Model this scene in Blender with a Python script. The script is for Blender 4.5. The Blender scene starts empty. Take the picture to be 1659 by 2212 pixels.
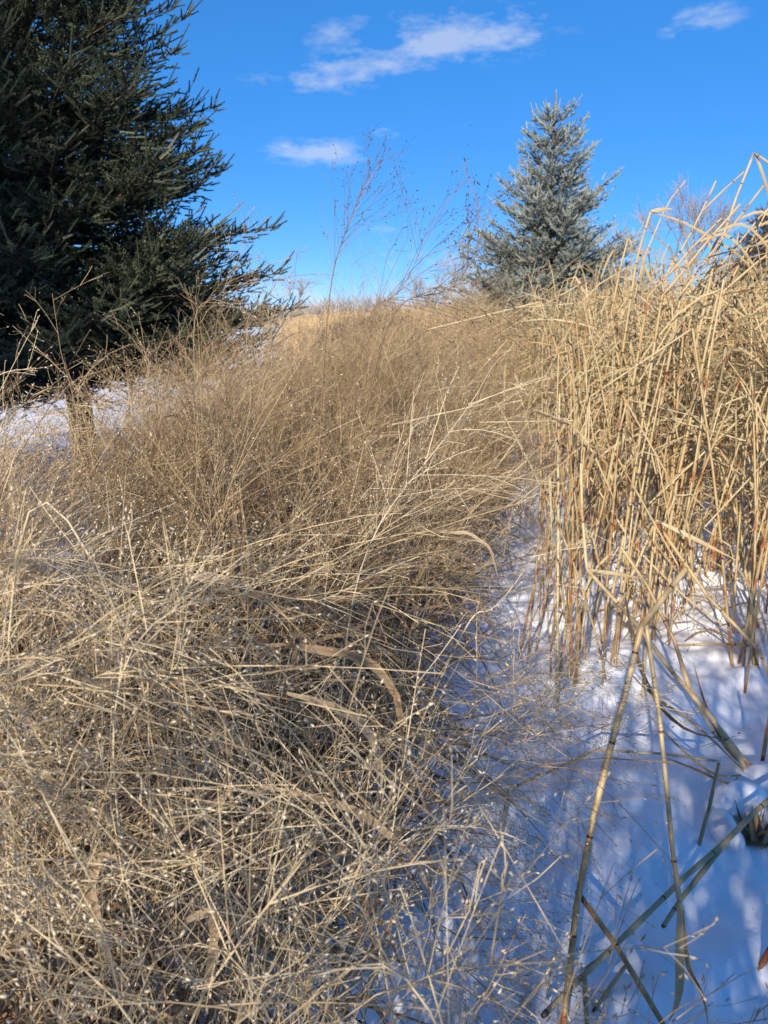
import bpy, math, random
import numpy as np
from mathutils import Vector, Matrix

# ---------------------------------------------------------------- camera, sky, sun, exposure
scene = bpy.context.scene
C = scene.collection
R = math.radians
rng = np.random.default_rng(7)
random.seed(7)

CAM_Z, PITCH = 1.5, R(14.0)
SENS, LENS = 34.6, 26.0
cam_d = bpy.data.cameras.new('camera'); cam = bpy.data.objects.new('camera', cam_d); C.objects.link(cam)
cam.location = (0, 0, CAM_Z); cam.rotation_euler = (R(90) - PITCH, 0, 0)
cam_d.sensor_fit = 'VERTICAL'; cam_d.sensor_height = SENS; cam_d.lens = LENS
cam_d.clip_start = 0.02; cam_d.clip_end = 3000
cam_d.dof.use_dof = True; cam_d.dof.focus_distance = 1.45; cam_d.dof.aperture_fstop = 10.0
scene.camera = cam

SUN_EL, SUN_AZ = R(23.0), R(199.0)        # azimuth clockwise from +Y: behind the camera, a little to its left
to_sun = Vector((math.sin(SUN_AZ) * math.cos(SUN_EL), math.cos(SUN_AZ) * math.cos(SUN_EL), math.sin(SUN_EL)))
sun_d = bpy.data.lights.new('sun', 'SUN'); sun = bpy.data.objects.new('sun', sun_d); C.objects.link(sun)
sun_d.energy = 2.35; sun_d.angle = R(0.53); sun_d.color = (1.0, 0.89, 0.75)
sun.rotation_euler = to_sun.to_track_quat('Z', 'Y').to_euler(); sun.location = (-8, -20, 15)

scene.view_settings.view_transform = 'Standard'; scene.view_settings.look = 'None'
scene.view_settings.gamma = 1.0; scene.view_settings.use_curve_mapping = False
scene.view_settings.exposure = 1.68
scene.cycles.max_bounces = 6; scene.cycles.diffuse_bounces = 4; scene.cycles.transparent_max_bounces = 4
scene.cycles.use_denoising = True; scene.cycles.denoiser = 'OPENIMAGEDENOISE'; scene.cycles.denoising_input_passes = 'RGB_ALBEDO_NORMAL'; scene.cycles.denoising_prefilter = 'ACCURATE'

H_T = SENS / LENS; W_T = H_T * 0.75
cp, sp = math.cos(PITCH), math.sin(PITCH)
def ray(px, py):                      # pixel of the 1659 x 2212 view of the photograph -> world direction
    u = (px / 1659.0 - 0.5) * W_T; v = (0.5 - py / 2212.0) * H_T
    return np.array([u, cp + v * sp, -sp + v * cp])
def D(px, py, Y):                     # the point at distance Y along that direction
    d = ray(px, py); return np.array([0, 0, CAM_Z]) + d * (Y / d[1])
def G(px, py, z=0.0):
    d = ray(px, py); t = (z - CAM_Z) / d[2]; return np.array([0, 0, CAM_Z]) + d * t

world = bpy.data.worlds.new('World'); scene.world = world; world.use_nodes = True
wn, wl = world.node_tree.nodes, world.node_tree.links; wn.clear()
def N(nt, t, **kw):
    n = nt.nodes.new(t)
    for k, v in kw.items(): setattr(n, k, v)
    return n
wt = world.node_tree
def wmath(op, a, b=None, c=None, clamp=False):
    n = N(wt, 'ShaderNodeMath', operation=op, use_clamp=clamp)
    for i, x in enumerate((a, b, c)):
        if x is None: continue
        if isinstance(x, (int, float)): n.inputs[i].default_value = x
        else: wl.new(x, n.inputs[i])
    return n.outputs[0]
sky = N(wt, 'ShaderNodeTexSky', sky_type='NISHITA', sun_disc=False, sun_elevation=SUN_EL, sun_rotation=SUN_AZ,
        altitude=250.0, air_density=0.5, dust_density=0.0, ozone_density=8.0)
geo = N(wt, 'ShaderNodeTexCoord'); sep = N(wt, 'ShaderNodeSeparateXYZ'); wl.new(geo.outputs['Generated'], sep.inputs[0])
az = wmath('ARCTAN2', sep.outputs[0], sep.outputs[1]); el = wmath('ARCSINE', sep.outputs[2])
hsv = N(wt, 'ShaderNodeHueSaturation'); hsv.inputs['Saturation'].default_value = 1.46; hsv.inputs['Hue'].default_value = 0.51
gam = N(wt, 'ShaderNodeGamma'); gam.inputs['Gamma'].default_value = 0.5; wl.new(sky.outputs[0], gam.inputs[0]); wl.new(gam.outputs[0], hsv.inputs['Color'])
# clouds: small torn drifts on a warped direction, each with its own bearing, height and tilt
nz = N(wt, 'ShaderNodeTexNoise'); nz.inputs['Scale'].default_value = 15.0; nz.inputs['Detail'].default_value = 7.0; nz.inputs['Roughness'].default_value = 0.62
mp = N(wt, 'ShaderNodeMapping'); mp.inputs['Scale'].default_value = (1.0, 1.0, 2.6)
wl.new(geo.outputs['Generated'], mp.inputs[0]); wl.new(mp.outputs[0], nz.inputs['Vector'])
def cloud(px, py, hw, hh, tilt, amp):
    d = ray(px, py); d = d / np.linalg.norm(d)
    a0, e0 = math.atan2(d[0], d[1]), math.asin(d[2]); k = 0.0006
    da = wmath('SUBTRACT', az, a0); de = wmath('SUBTRACT', el, e0)
    ct, st = math.cos(tilt), math.sin(tilt)
    u = wmath('ADD', wmath('MULTIPLY', da, ct), wmath('MULTIPLY', de, st))
    v = wmath('SUBTRACT', wmath('MULTIPLY', de, ct), wmath('MULTIPLY', da, st))
    u = wmath('DIVIDE', u, hw * k); v = wmath('DIVIDE', v, hh * k)
    r2 = wmath('ADD', wmath('MULTIPLY', u, u), wmath('MULTIPLY', v, v))
    return wmath('MULTIPLY', wmath('EXPONENT', wmath('MULTIPLY', r2, -1.0)), amp)
cl = None
for args in [(760, 150, 105, 30, 0.12, 1.0), (905, 108, 100, 32, 0.22, .95), (1060, 70, 130, 42, 0.05, 1.0), (1500, 45, 75, 30, 0.1, .8),
             (690, 330, 100, 22, 0.0, 1.0), (832, 286, 45, 13, 0.05, .75), (870, 495, 80, 16, 0.0, .55), (900, 560, 150, 20, 0.0, .5),
             (740, 62, 130, 24, 0.1, .42), (600, 178, 100, 22, 0.0, .3), (640, 640, 90, 45, 0.0, .8), (1300, 560, 160, 36, 0.0, .6), (980, 625, 220, 28, 0.0, .6)]:
    g = cloud(*args); cl = g if cl is None else wmath('ADD', cl, g)
big = N(wt, 'ShaderNodeTexNoise'); big.inputs['Scale'].default_value = 3.1; big.inputs['Detail'].default_value = 2.0
wl.new(mp.outputs[0], big.inputs['Vector'])
behind = wmath('MULTIPLY', wmath('SUBTRACT', big.outputs['Fac'], 0.55, clamp=True), wmath('MULTIPLY', wmath('SUBTRACT', wmath('ABSOLUTE', az), 0.6, clamp=True), 8.0, clamp=True))  # unseen clouds outside the view, coverage raised to brighten the shaded snow
cl = wmath('ADD', cl, wmath('MULTIPLY', behind, 3.0))
body = wmath('MULTIPLY', wmath('SUBTRACT', nz.outputs['Fac'], 0.53), 4.6)
cov = wmath('MULTIPLY', wmath('ADD', wmath('MULTIPLY', cl, 0.95), wmath('SUBTRACT', wmath('MULTIPLY', body, wmath('MINIMUM', wmath('MULTIPLY', cl, 2.0), 1.0)), 0.24), clamp=True), 0.43)
cmix = N(wt, 'ShaderNodeMix', data_type='RGBA'); wl.new(cov, cmix.inputs['Factor']); wl.new(hsv.outputs[0], cmix.inputs['A'])
cmix.inputs['B'].default_value = (2.0, 2.05, 2.15, 1)
bg = N(wt, 'ShaderNodeBackground'); bg.inputs['Strength'].default_value = 0.133
wl.new(cmix.outputs['Result'], bg.inputs['Color'])
wo = N(wt, 'ShaderNodeOutputWorld'); wl.new(bg.outputs[0], wo.inputs[0])

# ---------------------------------------------------------------- mesh builder
def nrm(a): return a / np.maximum(np.linalg.norm(a, axis=-1, keepdims=True), 1e-9)
class MB:
    def __init__(s): s.v, s.f4, s.f3, s.t, s.n = [], [], [], [], 0
    def add(s, v, f4=None, f3=None, tint=0.5):
        v = np.asarray(v, dtype=np.float32).reshape(-1, 3)
        if f4 is not None and len(f4): s.f4.append(np.asarray(f4, dtype=np.int64).reshape(-1, 4) + s.n)
        if f3 is not None and len(f3): s.f3.append(np.asarray(f3, dtype=np.int64).reshape(-1, 3) + s.n)
        s.v.append(v); s.t.append(np.broadcast_to(np.asarray(tint, dtype=np.float32).reshape(-1), (len(v),)) if np.ndim(tint) else np.full(len(v), tint, np.float32)); s.n += len(v)
    def ribbon(s, P, W, ref, tint=0.5):                # P (n,k,3), W (n,k), ref (n,3), tint (n,)
        n, k, _ = P.shape
        T = nrm(np.gradient(P, axis=1)); S = nrm(np.cross(T, ref[:, None, :]))
        V = np.stack([P - S * W[..., None] / 2, P + S * W[..., None] / 2], 2).reshape(-1, 3)
        i = (np.arange(n)[:, None] * k + np.arange(k - 1)[None]).reshape(-1) * 2
        s.add(V, f4=np.stack([i, i + 1, i + 3, i + 2], 1), tint=np.repeat(np.broadcast_to(tint, (n,)), 2 * k))
    def tube(s, P, Rr, sides=3, tint=0.5, cap=False):   # P (n,k,3), Rr (n,k); tint (n,) or (n,k)
        n, k, _ = P.shape
        T = nrm(np.gradient(P, axis=1))
        ref = np.where(np.abs(T[:, :1, 2:3]) > 0.85, np.array([1.0, .13, .05]), np.array([.07, .11, 1.0])); ref = np.broadcast_to(ref, T.shape)
        A = nrm(np.cross(T, ref)); B = np.cross(T, A)
        th = np.arange(sides) * 2 * math.pi / sides
        V = P[:, :, None] + Rr[..., None, None] * (A[:, :, None] * np.cos(th)[None, None, :, None] + B[:, :, None] * np.sin(th)[None, None, :, None])
        base = (np.arange(n)[:, None, None] * k + np.arange(k - 1)[None, :, None]) * sides
        j = np.arange(sides)[None, None]; j2 = (j + 1) % sides
        q = np.stack([base + j, base + j2, base + sides + j2, base + sides + j], -1).reshape(-1, 4)
        tt = np.broadcast_to(tint, (n,))[:, None] * np.ones((1, k)) if np.ndim(tint) < 2 else tint
        f3 = None
        if cap:
            f3 = []
            for e in range(n):
                for o in (e * k * sides, (e * k + k - 1) * sides):
                    f3 += [(o, o + m, o + m + 1) for m in range(1, sides - 1)]
        s.add(V.reshape(-1, 3), f4=q, f3=f3, tint=np.repeat(tt.reshape(-1), sides))
    def seeds(s, P, Dv, L, Wd, tint=0.8):               # three-sided spindles
        n = len(P)
        if n == 0: return
        ref = nrm(rng.normal(size=(n, 3))); A = nrm(np.cross(Dv, ref)); B = np.cross(Dv, A)
        m = P + Dv * (L * 0.4)[:, None]; V = [P, P + Dv * L[:, None]]
        for j in range(3):
            th = j * 2 * math.pi / 3
            V.append(m + (A * math.cos(th) + B * math.sin(th)) * Wd[:, None] / 2)
        V = np.stack(V, 1).reshape(-1, 3); i = np.arange(n)[:, None] * 5
        f = np.array([[0, 3, 2], [0, 4, 3], [0, 2, 4], [1, 2, 3], [1, 3, 4], [1, 4, 2]])
        s.add(V, f3=(i[:, :, None] + f[None]).reshape(-1, 3), tint=np.repeat(np.broadcast_to(tint, (n,)), 5))
    def mesh(s, name, mat, smooth=False):
        me = bpy.data.meshes.new(name)
        v = np.concatenate(s.v) if s.v else np.zeros((0, 3), np.float32)
        f4 = np.concatenate(s.f4) if s.f4 else np.zeros((0, 4), np.int64); f3 = np.concatenate(s.f3) if s.f3 else np.zeros((0, 3), np.int64)
        me.vertices.add(len(v)); me.vertices.foreach_set('co', v.astype(np.float32).reshape(-1))
        loops = np.concatenate([f4.reshape(-1), f3.reshape(-1)]).astype(np.int32)
        tot = np.concatenate([np.full(len(f4), 4), np.full(len(f3), 3)]).astype(np.int32)
        me.loops.add(len(loops)); me.loops.foreach_set('vertex_index', loops)
        me.polygons.add(len(tot)); me.polygons.foreach_set('loop_start', (np.cumsum(tot) - tot).astype(np.int32)); me.polygons.foreach_set('loop_total', tot)
        if smooth: me.polygons.foreach_set('use_smooth', np.ones(len(tot), dtype=bool))
        a = me.attributes.new('tint', 'FLOAT', 'POINT'); a.data.foreach_set('value', np.concatenate(s.t).astype(np.float32) if s.t else np.zeros(0, np.float32))
        me.update(calc_edges=True); me.materials.append(mat)
        return me
    def build(s, name, mat, parent=None, smooth=False):
        return link(name, s.mesh(name, mat, smooth), parent)
def link(name, me, parent=None):
    o = bpy.data.objects.new(name, me); C.objects.link(o)
    if parent is not None: o.parent = parent
    return o
def tag(o, label=None, cat=None, group=None, kind=None):
    for k, v in (('label', label), ('category', cat), ('group', group), ('kind', kind)):
        if v: o[k] = v
    return o
def empty(name, loc, label, cat, group=None):
    o = bpy.data.objects.new(name, None); C.objects.link(o); o.location = tuple(float(x) for x in loc); o.empty_display_size = 0.05
    return tag(o, label, cat, group)

# ---------------------------------------------------------------- materials
def new_mat(name):
    m = bpy.data.materials.new(name); m.use_nodes = True; m.node_tree.nodes.clear(); return m, m.node_tree
def plant(name, stops, transl=0.25, rough=0.6, spec=0.25, fleck=0.25, scale=60.0, bump=0.0, objrand=0.0, tr_tint=(1, .9, .7)):
    m, t = new_mat(name); L = t.links
    at = N(t, 'ShaderNodeAttribute', attribute_name='tint')
    tc = N(t, 'ShaderNodeTexCoord')
    no = N(t, 'ShaderNodeTexNoise'); no.inputs['Scale'].default_value = scale; no.inputs['Detail'].default_value = 4.0; L.new(tc.outputs['Object'], no.inputs['Vector'])
    ad = N(t, 'ShaderNodeMath', operation='MULTIPLY_ADD'); L.new(no.outputs['Fac'], ad.inputs[0]); ad.inputs[1].default_value = fleck; 
    sb = N(t, 'ShaderNodeMath', operation='SUBTRACT'); L.new(at.outputs['Fac'], sb.inputs[0]); sb.inputs[1].default_value = fleck * 0.5
    src = sb.outputs[0]
    if objrand:
        oi = N(t, 'ShaderNodeObjectInfo'); ma = N(t, 'ShaderNodeMath', operation='MULTIPLY_ADD'); L.new(oi.outputs['Random'], ma.inputs[0]); ma.inputs[1].default_value = objrand; 
        s2 = N(t, 'ShaderNodeMath', operation='SUBTRACT'); L.new(src, s2.inputs[0]); s2.inputs[1].default_value = objrand * 0.5
        L.new(s2.outputs[0], ma.inputs[2]); src = ma.outputs[0]
    if bump:
        mq = N(t, 'ShaderNodeMapping'); mq.inputs['Scale'].default_value = (1, 1, .05); L.new(tc.outputs['Object'], mq.inputs[0])
        nq = N(t, 'ShaderNodeTexNoise'); nq.inputs['Scale'].default_value = 260; nq.inputs['Detail'].default_value = 3; L.new(mq.outputs[0], nq.inputs['Vector'])
        nb2 = N(t, 'ShaderNodeTexNoise'); nb2.inputs['Scale'].default_value = 16; nb2.inputs['Detail'].default_value = 6; nb2.inputs['Roughness'].default_value = .7; L.new(tc.outputs['Object'], nb2.inputs['Vector'])
        mr = N(t, 'ShaderNodeMapRange'); mr.inputs['From Min'].default_value = .56; mr.inputs['From Max'].default_value = .72; mr.inputs['To Max'].default_value = -.32; L.new(nb2.outputs['Fac'], mr.inputs['Value'])
        m1 = N(t, 'ShaderNodeMath', operation='MULTIPLY_ADD'); L.new(nq.outputs['Fac'], m1.inputs[0]); m1.inputs[1].default_value = .36; L.new(src, m1.inputs[2])
        m2_ = N(t, 'ShaderNodeMath', operation='ADD'); L.new(m1.outputs[0], m2_.inputs[0]); L.new(mr.outputs[0], m2_.inputs[1])
        m3 = N(t, 'ShaderNodeMath', operation='SUBTRACT'); L.new(m2_.outputs[0], m3.inputs[0]); m3.inputs[1].default_value = .18; src = m3.outputs[0]
    L.new(src, ad.inputs[2])
    cr = N(t, 'ShaderNodeValToRGB'); e = cr.color_ramp.elements
    while len(e) > 1: e.remove(e[-1])
    for i, (p, c) in enumerate(stops):
        x = e[0] if i == 0 else e.new(p)
        x.position = p; x.color = (*c, 1)
    L.new(ad.outputs[0], cr.inputs[0])
    b = N(t, 'ShaderNodeBsdfPrincipled'); L.new(cr.outputs[0], b.inputs['Base Color']); b.inputs['Roughness'].default_value = rough; b.inputs['Specular IOR Level'].default_value = spec
    if bump:
        mpn = N(t, 'ShaderNodeMapping'); mpn.inputs['Scale'].default_value = (1, 1, .08); L.new(tc.outputs['Object'], mpn.inputs[0])
        n2 = N(t, 'ShaderNodeTexNoise'); n2.inputs['Scale'].default_value = 420; n2.inputs['Detail'].default_value = 2; L.new(mpn.outputs[0], n2.inputs['Vector'])
        bp = N(t, 'ShaderNodeBump'); bp.inputs['Strength'].default_value = bump; bp.inputs['Distance'].default_value = .001; L.new(n2.outputs['Fac'], bp.inputs['Height']); L.new(bp.outputs[0], b.inputs['Normal'])
    out = N(t, 'ShaderNodeOutputMaterial')
    if transl:
        tr = N(t, 'ShaderNodeBsdfTranslucent'); mx = N(t, 'ShaderNodeMix', data_type='RGBA', blend_type='MULTIPLY'); mx.inputs['Factor'].default_value = 1.0
        L.new(cr.outputs[0], mx.inputs['A']); mx.inputs['B'].default_value = (*tr_tint, 1); L.new(mx.outputs['Result'], tr.inputs['Color'])
        ms = N(t, 'ShaderNodeMixShader'); ms.inputs[0].default_value = transl; L.new(b.outputs[0], ms.inputs[1]); L.new(tr.outputs[0], ms.inputs[2]); L.new(ms.outputs[0], out.inputs[0])
    else: L.new(b.outputs[0], out.inputs[0])
    return m
M_grass = plant('dry_grass', [(0, (.115, .070, .036)), (.25, (.245, .163, .088)), (.5, (.385, .278, .152)), (.75, (.525, .405, .235)), (1, (.69, .585, .395))], .22)
M_leaf = plant('dry_grass_leaf', [(0, (.09, .055, .03)), (.3, (.22, .145, .083)), (.6, (.37, .268, .158)), (1, (.53, .425, .28))], .3, rough=.5, spec=.35, fleck=.22, scale=14)
M_far = plant('meadow_straw', [(0, (.28, .17, .08)), (.5, (.46, .31, .16)), (1, (.60, .45, .26))], .2)
M_seed = plant('grass_seed', [(0, (.06, .042, .03)), (.35, (.26, .18, .11)), (.6, (.50, .39, .25)), (1, (.74, .63, .45))], .15, fleck=.2)
M_reed = plant('reed_straw', [(0, (.05, .03, .018)), (.10, (.16, .07, .035)), (.17, (.33, .10, .04)), (.30, (.42, .24, .10)), (.5, (.47, .345, .17)), (.75, (.51, .40, .215)), (1, (.59, .50, .315))], .12, rough=.42, spec=.4, fleck=.12, scale=30, bump=.35, objrand=.10)
M_rleaf = plant('reed_leaf', [(0, (.10, .06, .035)), (.3, (.31, .205, .095)), (.6, (.48, .37, .195)), (1, (.60, .51, .315))], .28, rough=.5, spec=.3, fleck=.25, scale=22, bump=.3, objrand=.15)
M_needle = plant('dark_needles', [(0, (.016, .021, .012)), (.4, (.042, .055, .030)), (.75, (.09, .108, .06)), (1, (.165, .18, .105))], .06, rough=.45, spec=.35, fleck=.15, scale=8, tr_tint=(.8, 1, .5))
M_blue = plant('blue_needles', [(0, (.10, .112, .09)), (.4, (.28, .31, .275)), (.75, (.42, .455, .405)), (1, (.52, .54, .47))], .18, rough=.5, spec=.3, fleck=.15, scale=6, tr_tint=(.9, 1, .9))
M_brownfir = plant('winter_brown_needles', [(0, (.05, .038, .028)), (.5, (.12, .095, .065)), (1, (.2, .16, .11))], .05, fleck=.15, scale=6)
M_bark = plant('bark', [(0, (.035, .027, .02)), (.5, (.10, .077, .058)), (1, (.2, .165, .13))], 0, rough=.9, spec=.1, fleck=.8, scale=22)
M_twig = plant('bare_twigs', [(0, (.13, .115, .105)), (.5, (.26, .235, .215)), (1, (.38, .345, .32))], 0, rough=.9, spec=.1, fleck=.2, scale=3)
M_dark = plant('hollow_shade_brown', [(0, (.04, .028, .02)), (.5, (.12, .08, .05)), (1, (.22, .15, .095))], 0, rough=.8, fleck=.6, scale=40)  # dark brown that paints the shade inside the stump hollow

m, t = new_mat('snow'); L = t.links; M_snow = m
b = N(t, 'ShaderNodeBsdfPrincipled'); b.inputs['Base Color'].default_value = (.90, .905, .92, 1); b.inputs['Roughness'].default_value = .55; b.inputs['Specular IOR Level'].default_value = .25
tc = N(t, 'ShaderNodeTexCoord'); bps = None
for sc_, st_, ds_ in ((9, .4, .03), (60, .25, .005), (500, .25, .0008)):
    n_ = N(t, 'ShaderNodeTexNoise'); n_.inputs['Scale'].default_value = sc_; n_.inputs['Detail'].default_value = 3; L.new(tc.outputs['Object'], n_.inputs['Vector'])
    bp = N(t, 'ShaderNodeBump'); bp.inputs['Strength'].default_value = st_; bp.inputs['Distance'].default_value = ds_; L.new(n_.outputs['Fac'], bp.inputs['Height'])
    if bps: L.new(bps, bp.inputs['Normal'])
    bps = bp.outputs[0]
L.new(bps, b.inputs['Normal'])
o_ = N(t, 'ShaderNodeOutputMaterial'); L.new(b.outputs[0], o_.inputs[0])

# ---------------------------------------------------------------- ground
_ph = np.random.default_rng(3)
_waves = [(_ph.uniform(-1, 1, 2), f, _ph.uniform(0, 6.28), a) for f, a, k in ((1.1, .030, 5), (3.2, .020, 8), (8.0, .010, 10), (17.0, .004, 12), (30.0, .0016, 10)) for _ in range(k)]
MOUND = G(1640, 1700); PIT2 = G(1640, 2110)
def ground_z(x, y):
    x = np.asarray(x, float); y = np.asarray(y, float); z = np.zeros(np.broadcast(x, y).shape)
    for d, f, p, a in _waves:
        d = d / np.linalg.norm(d); z = z + a * .5 * np.sin(f * (d[0] * x + d[1] * y) * 2 + p + 1.3 * np.sin(f * .7 * (d[1] * x - d[0] * y) + p))
    z = z * np.exp(-((np.hypot(x, y)) / 30) ** 2) - .01
    z = z + .10 * np.exp(-(((x - MOUND[0] - .05) / .16) ** 2 + ((y - MOUND[1]) / .15) ** 2))
    for (cx, cy, r, h) in ((PIT2[0], PIT2[1], .05, -.05), (.80, 1.42, .05, -.02), (.62, 1.75, .06, -.02), (1.05, 1.6, .09, -.025), (1.55, 3.0, .16, -.03), (1.2, 2.75, .2, .04), (.75, 2.2, .18, .03), (.55, 1.5, .07, -.03), (.98, 2.05, .06, -.025), (.86, 1.85, .10, .02), (1.3, 1.95, .08, -.03), (.45, 2.5, .07, -.03), (1.0, 1.2, .10, .02), (.72, 1.15, .06, -.02)):
        z = z + h * np.exp(-(((x - cx) / r) ** 2 + ((y - cy) / r) ** 2))
    return z + .35 * (1 / (1 + np.exp(-(y - 40) / 8.0))) 
def axis(lo_f, lo, hi, hi_f, step):
    a = list(np.arange(lo, hi, step)); s = step; x = hi
    while x < hi_f: a.append(x); s *= 1.22; x += s
    a.append(hi_f); s = step; x = lo - step
    while x > lo_f: a.insert(0, x); s *= 1.22; x -= s
    a.insert(0, lo_f); return np.array(a)
gx = axis(-900, -1.2, 2.6, 900, .022); gy = axis(-300, 1.0, 5.2, 1500, .022)
X, Y = np.meshgrid(gx, gy); Z = ground_z(X, Y)
gm = MB(); nx, ny = len(gx), len(gy); i = (np.arange(ny - 1)[:, None] * nx + np.arange(nx - 1)[None]).reshape(-1)
gm.add(np.stack([X, Y, Z], -1).reshape(-1, 3), f4=np.stack([i, i + 1, i + nx + 1, i + nx], 1))
tag(gm.build('snow_ground', M_snow, smooth=True), kind='structure')
def on_ground(p, dz=0.0): p = np.array(p, float); p[2] = float(ground_z(p[0], p[1])) + dz; return p

# ---------------------------------------------------------------- spruces
def spruce_mesh(H, z0, rad, dz, nb, sec_step, shoot, needles, nlen, nw, seed, lower_slope=-.1, upper_slope=.55, tip_up=.22, sh_step=.06, lead=.5, candle=.22, trunk_r=.09, vary=(.72, 1.06)):
    g = np.random.default_rng(seed)
    wood, SB, SD, SL, ST = MB(), [], [], [], []
    zz = np.linspace(-.15, H, 14); wob = .02 * np.sin(zz * 1.7)
    wood.tube(np.stack([wob, .02 * np.cos(zz * 1.3), zz], -1)[None], (trunk_r * (1 - np.clip(zz, 0, H) / H) ** .8 + .006)[None], sides=10, tint=.5)
    SB.append([[0, 0, H - lead + k * .05] for k in range(int(lead / .05))]); SD.append([[0, 0, 1.]] * len(SB[-1])); SL.append([.10] * len(SB[-1])); ST.append([.75] * len(SB[-1]))
    z = z0
    while z < H - .75 * lead:
        f = (z - z0) / (H - z0); Lm = rad(f); n = max(4, int(nb * (1 - .35 * f) + .5)); a0 = g.uniform(0, 6.28)
        for k in range(n):
            a = a0 + k * 6.283 / n + g.normal(0, .18); Lb = Lm * g.uniform(*vary); zb = z + g.normal(0, dz * .3)
            sl = lower_slope + (upper_slope - lower_slope) * f ** 1.3 + g.normal(0, .07); K = 8; tt = np.linspace(0, 1, K)
            h = np.array([math.cos(a), math.sin(a), 0]); curve = g.normal(0, .12)
            sidev = np.array([-h[1], h[0], 0])
            P = np.array([0, 0, zb]) + Lb * (tt[:, None] * h + (sidev * curve)[None] * (tt ** 2)[:, None]); P[:, 2] += Lb * (sl * tt + tip_up * tt ** 2.2)
            wood.tube(P[None], (np.linspace(.009 + .010 * Lb, .0025, K))[None], sides=4, tint=.45)
            T = nrm(np.gradient(P, axis=0))
            # terminal shoots, the leader turned up
            for q in range(3):
                dv = nrm(T[-1] + np.array([0, 0, .9 if q == 0 else .2]) + g.normal(0, .38, 3)); Lq = candle * (g.uniform(.8, 1.5) if q == 0 and g.uniform() < .75 else g.uniform(.4, .8))
                SB.append([P[-1]]); SD.append([dv]); SL.append([Lq]); ST.append([g.uniform(.55, .95)])
            ns = int(Lb * .86 / sec_step)
            for s_ in range(ns):
                t_ = .12 + .86 * (s_ + g.uniform(0, 1)) / max(ns, 1); x = t_ * (K - 1); i0 = min(int(x), K - 2); p0 = P[i0] + (P[i0 + 1] - P[i0]) * (x - i0)
                for side in (-1, 1):
                    l2 = max(.10, min(.62, .52 * Lb * (1.02 - t_) + .10)) * g.uniform(.6, 1.1)
                    d2 = nrm(T[i0] * .75 + side * sidev * .8 + np.array([0, 0, g.normal(.0, .34)]))
                    nn = max(2, int(l2 / sh_step)); uu = np.linspace(.12, 1, nn)
                    pp = p0 + d2 * (l2 * uu)[:, None]; pp[:, 2] += .10 * l2 * uu ** 2 - .05 * l2 * uu
                    wood.ribbon(np.stack([p0, pp[-1]])[None], np.array([[.008, .004]]), np.array([[.3, .2, 1.]]), tint=.4)
                    perp = nrm(np.cross(d2, [0, 0, 1.])); sg = np.where(np.arange(nn) % 2 == 0, 1, -1)[:, None]
                    dd = nrm(d2 * .9 + sg * perp * g.uniform(.3, .9, (nn, 1)) + np.array([0, 0, .28 + .3 * t_]) + g.normal(0, .24, (nn, 3))); dd[-1] = nrm(d2 + np.array([0, 0, .25]))
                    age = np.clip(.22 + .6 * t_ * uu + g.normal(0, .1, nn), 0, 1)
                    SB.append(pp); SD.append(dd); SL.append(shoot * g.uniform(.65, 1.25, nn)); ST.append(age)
        z += dz * g.uniform(.8, 1.2)
    SB = np.concatenate([np.asarray(x, float) for x in SB]); SD = np.concatenate([np.asarray(x, float) for x in SD]); SL = np.concatenate([np.asarray(x, float) for x in SL]); ST = np.concatenate([np.asarray(x, float) for x in ST])
    n = len(SB); A = nrm(np.cross(SD, nrm(g.normal(size=(n, 3))))); B = np.cross(SD, A)
    j = np.arange(needles); u = (j + .5) / needles; th = j * 2.399 + g.uniform(0, 6.28, (n, 1))
    rad_v = A[:, None] * np.cos(th)[..., None] + B[:, None] * np.sin(th)[..., None]
    tan_v = -A[:, None] * np.sin(th)[..., None] + B[:, None] * np.cos(th)[..., None]
    p = SB[:, None] + SD[:, None] * (SL[:, None] * u[None])[..., None]
    nd = nrm(SD[:, None] * .42 + rad_v * .9 + np.array([0, 0, .15]) + g.normal(0, .12, rad_v.shape)); ln = nlen * g.uniform(.75, 1.15, (n, needles))[..., None] * (1.05 - .35 * u[None, :, None])
    V = np.stack([p - tan_v * nw / 2, p + tan_v * nw / 2, p + nd * ln], 2).reshape(-1, 3)
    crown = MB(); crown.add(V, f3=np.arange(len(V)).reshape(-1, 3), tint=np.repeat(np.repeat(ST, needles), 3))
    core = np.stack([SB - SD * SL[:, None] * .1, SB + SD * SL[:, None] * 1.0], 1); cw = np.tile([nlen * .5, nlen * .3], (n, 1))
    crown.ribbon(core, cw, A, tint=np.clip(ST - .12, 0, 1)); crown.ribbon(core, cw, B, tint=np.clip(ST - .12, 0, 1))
    return wood, crown, n
def place_spruce(meshes, loc, scale, rz, label, group=None, mats=None, lean=(0, 0)):
    o = empty('spruce_tree', loc, label, 'tree', group); o.rotation_euler = (lean[0], lean[1], rz); o.scale = scale
    a = link('trunk', meshes[0], o); c = link('crown', meshes[1], o); c['kind'] = 'stuff'
    if mats:
        c.material_slots[0].link = 'OBJECT'; c.material_slots[0].material = mats
    return o
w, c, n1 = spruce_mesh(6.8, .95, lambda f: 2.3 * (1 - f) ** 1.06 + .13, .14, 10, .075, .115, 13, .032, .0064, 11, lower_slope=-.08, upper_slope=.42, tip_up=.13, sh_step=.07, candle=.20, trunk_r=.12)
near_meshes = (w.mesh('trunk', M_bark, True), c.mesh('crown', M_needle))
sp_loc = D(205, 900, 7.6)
place_spruce(near_meshes, on_ground((sp_loc[0] - .12, 7.6, 0), -.02), (1, 1, 1), 0.4, 'tall dark green spruce on bare lower trunk beside the snow lawn', lean=(0, R(-3)))
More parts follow.
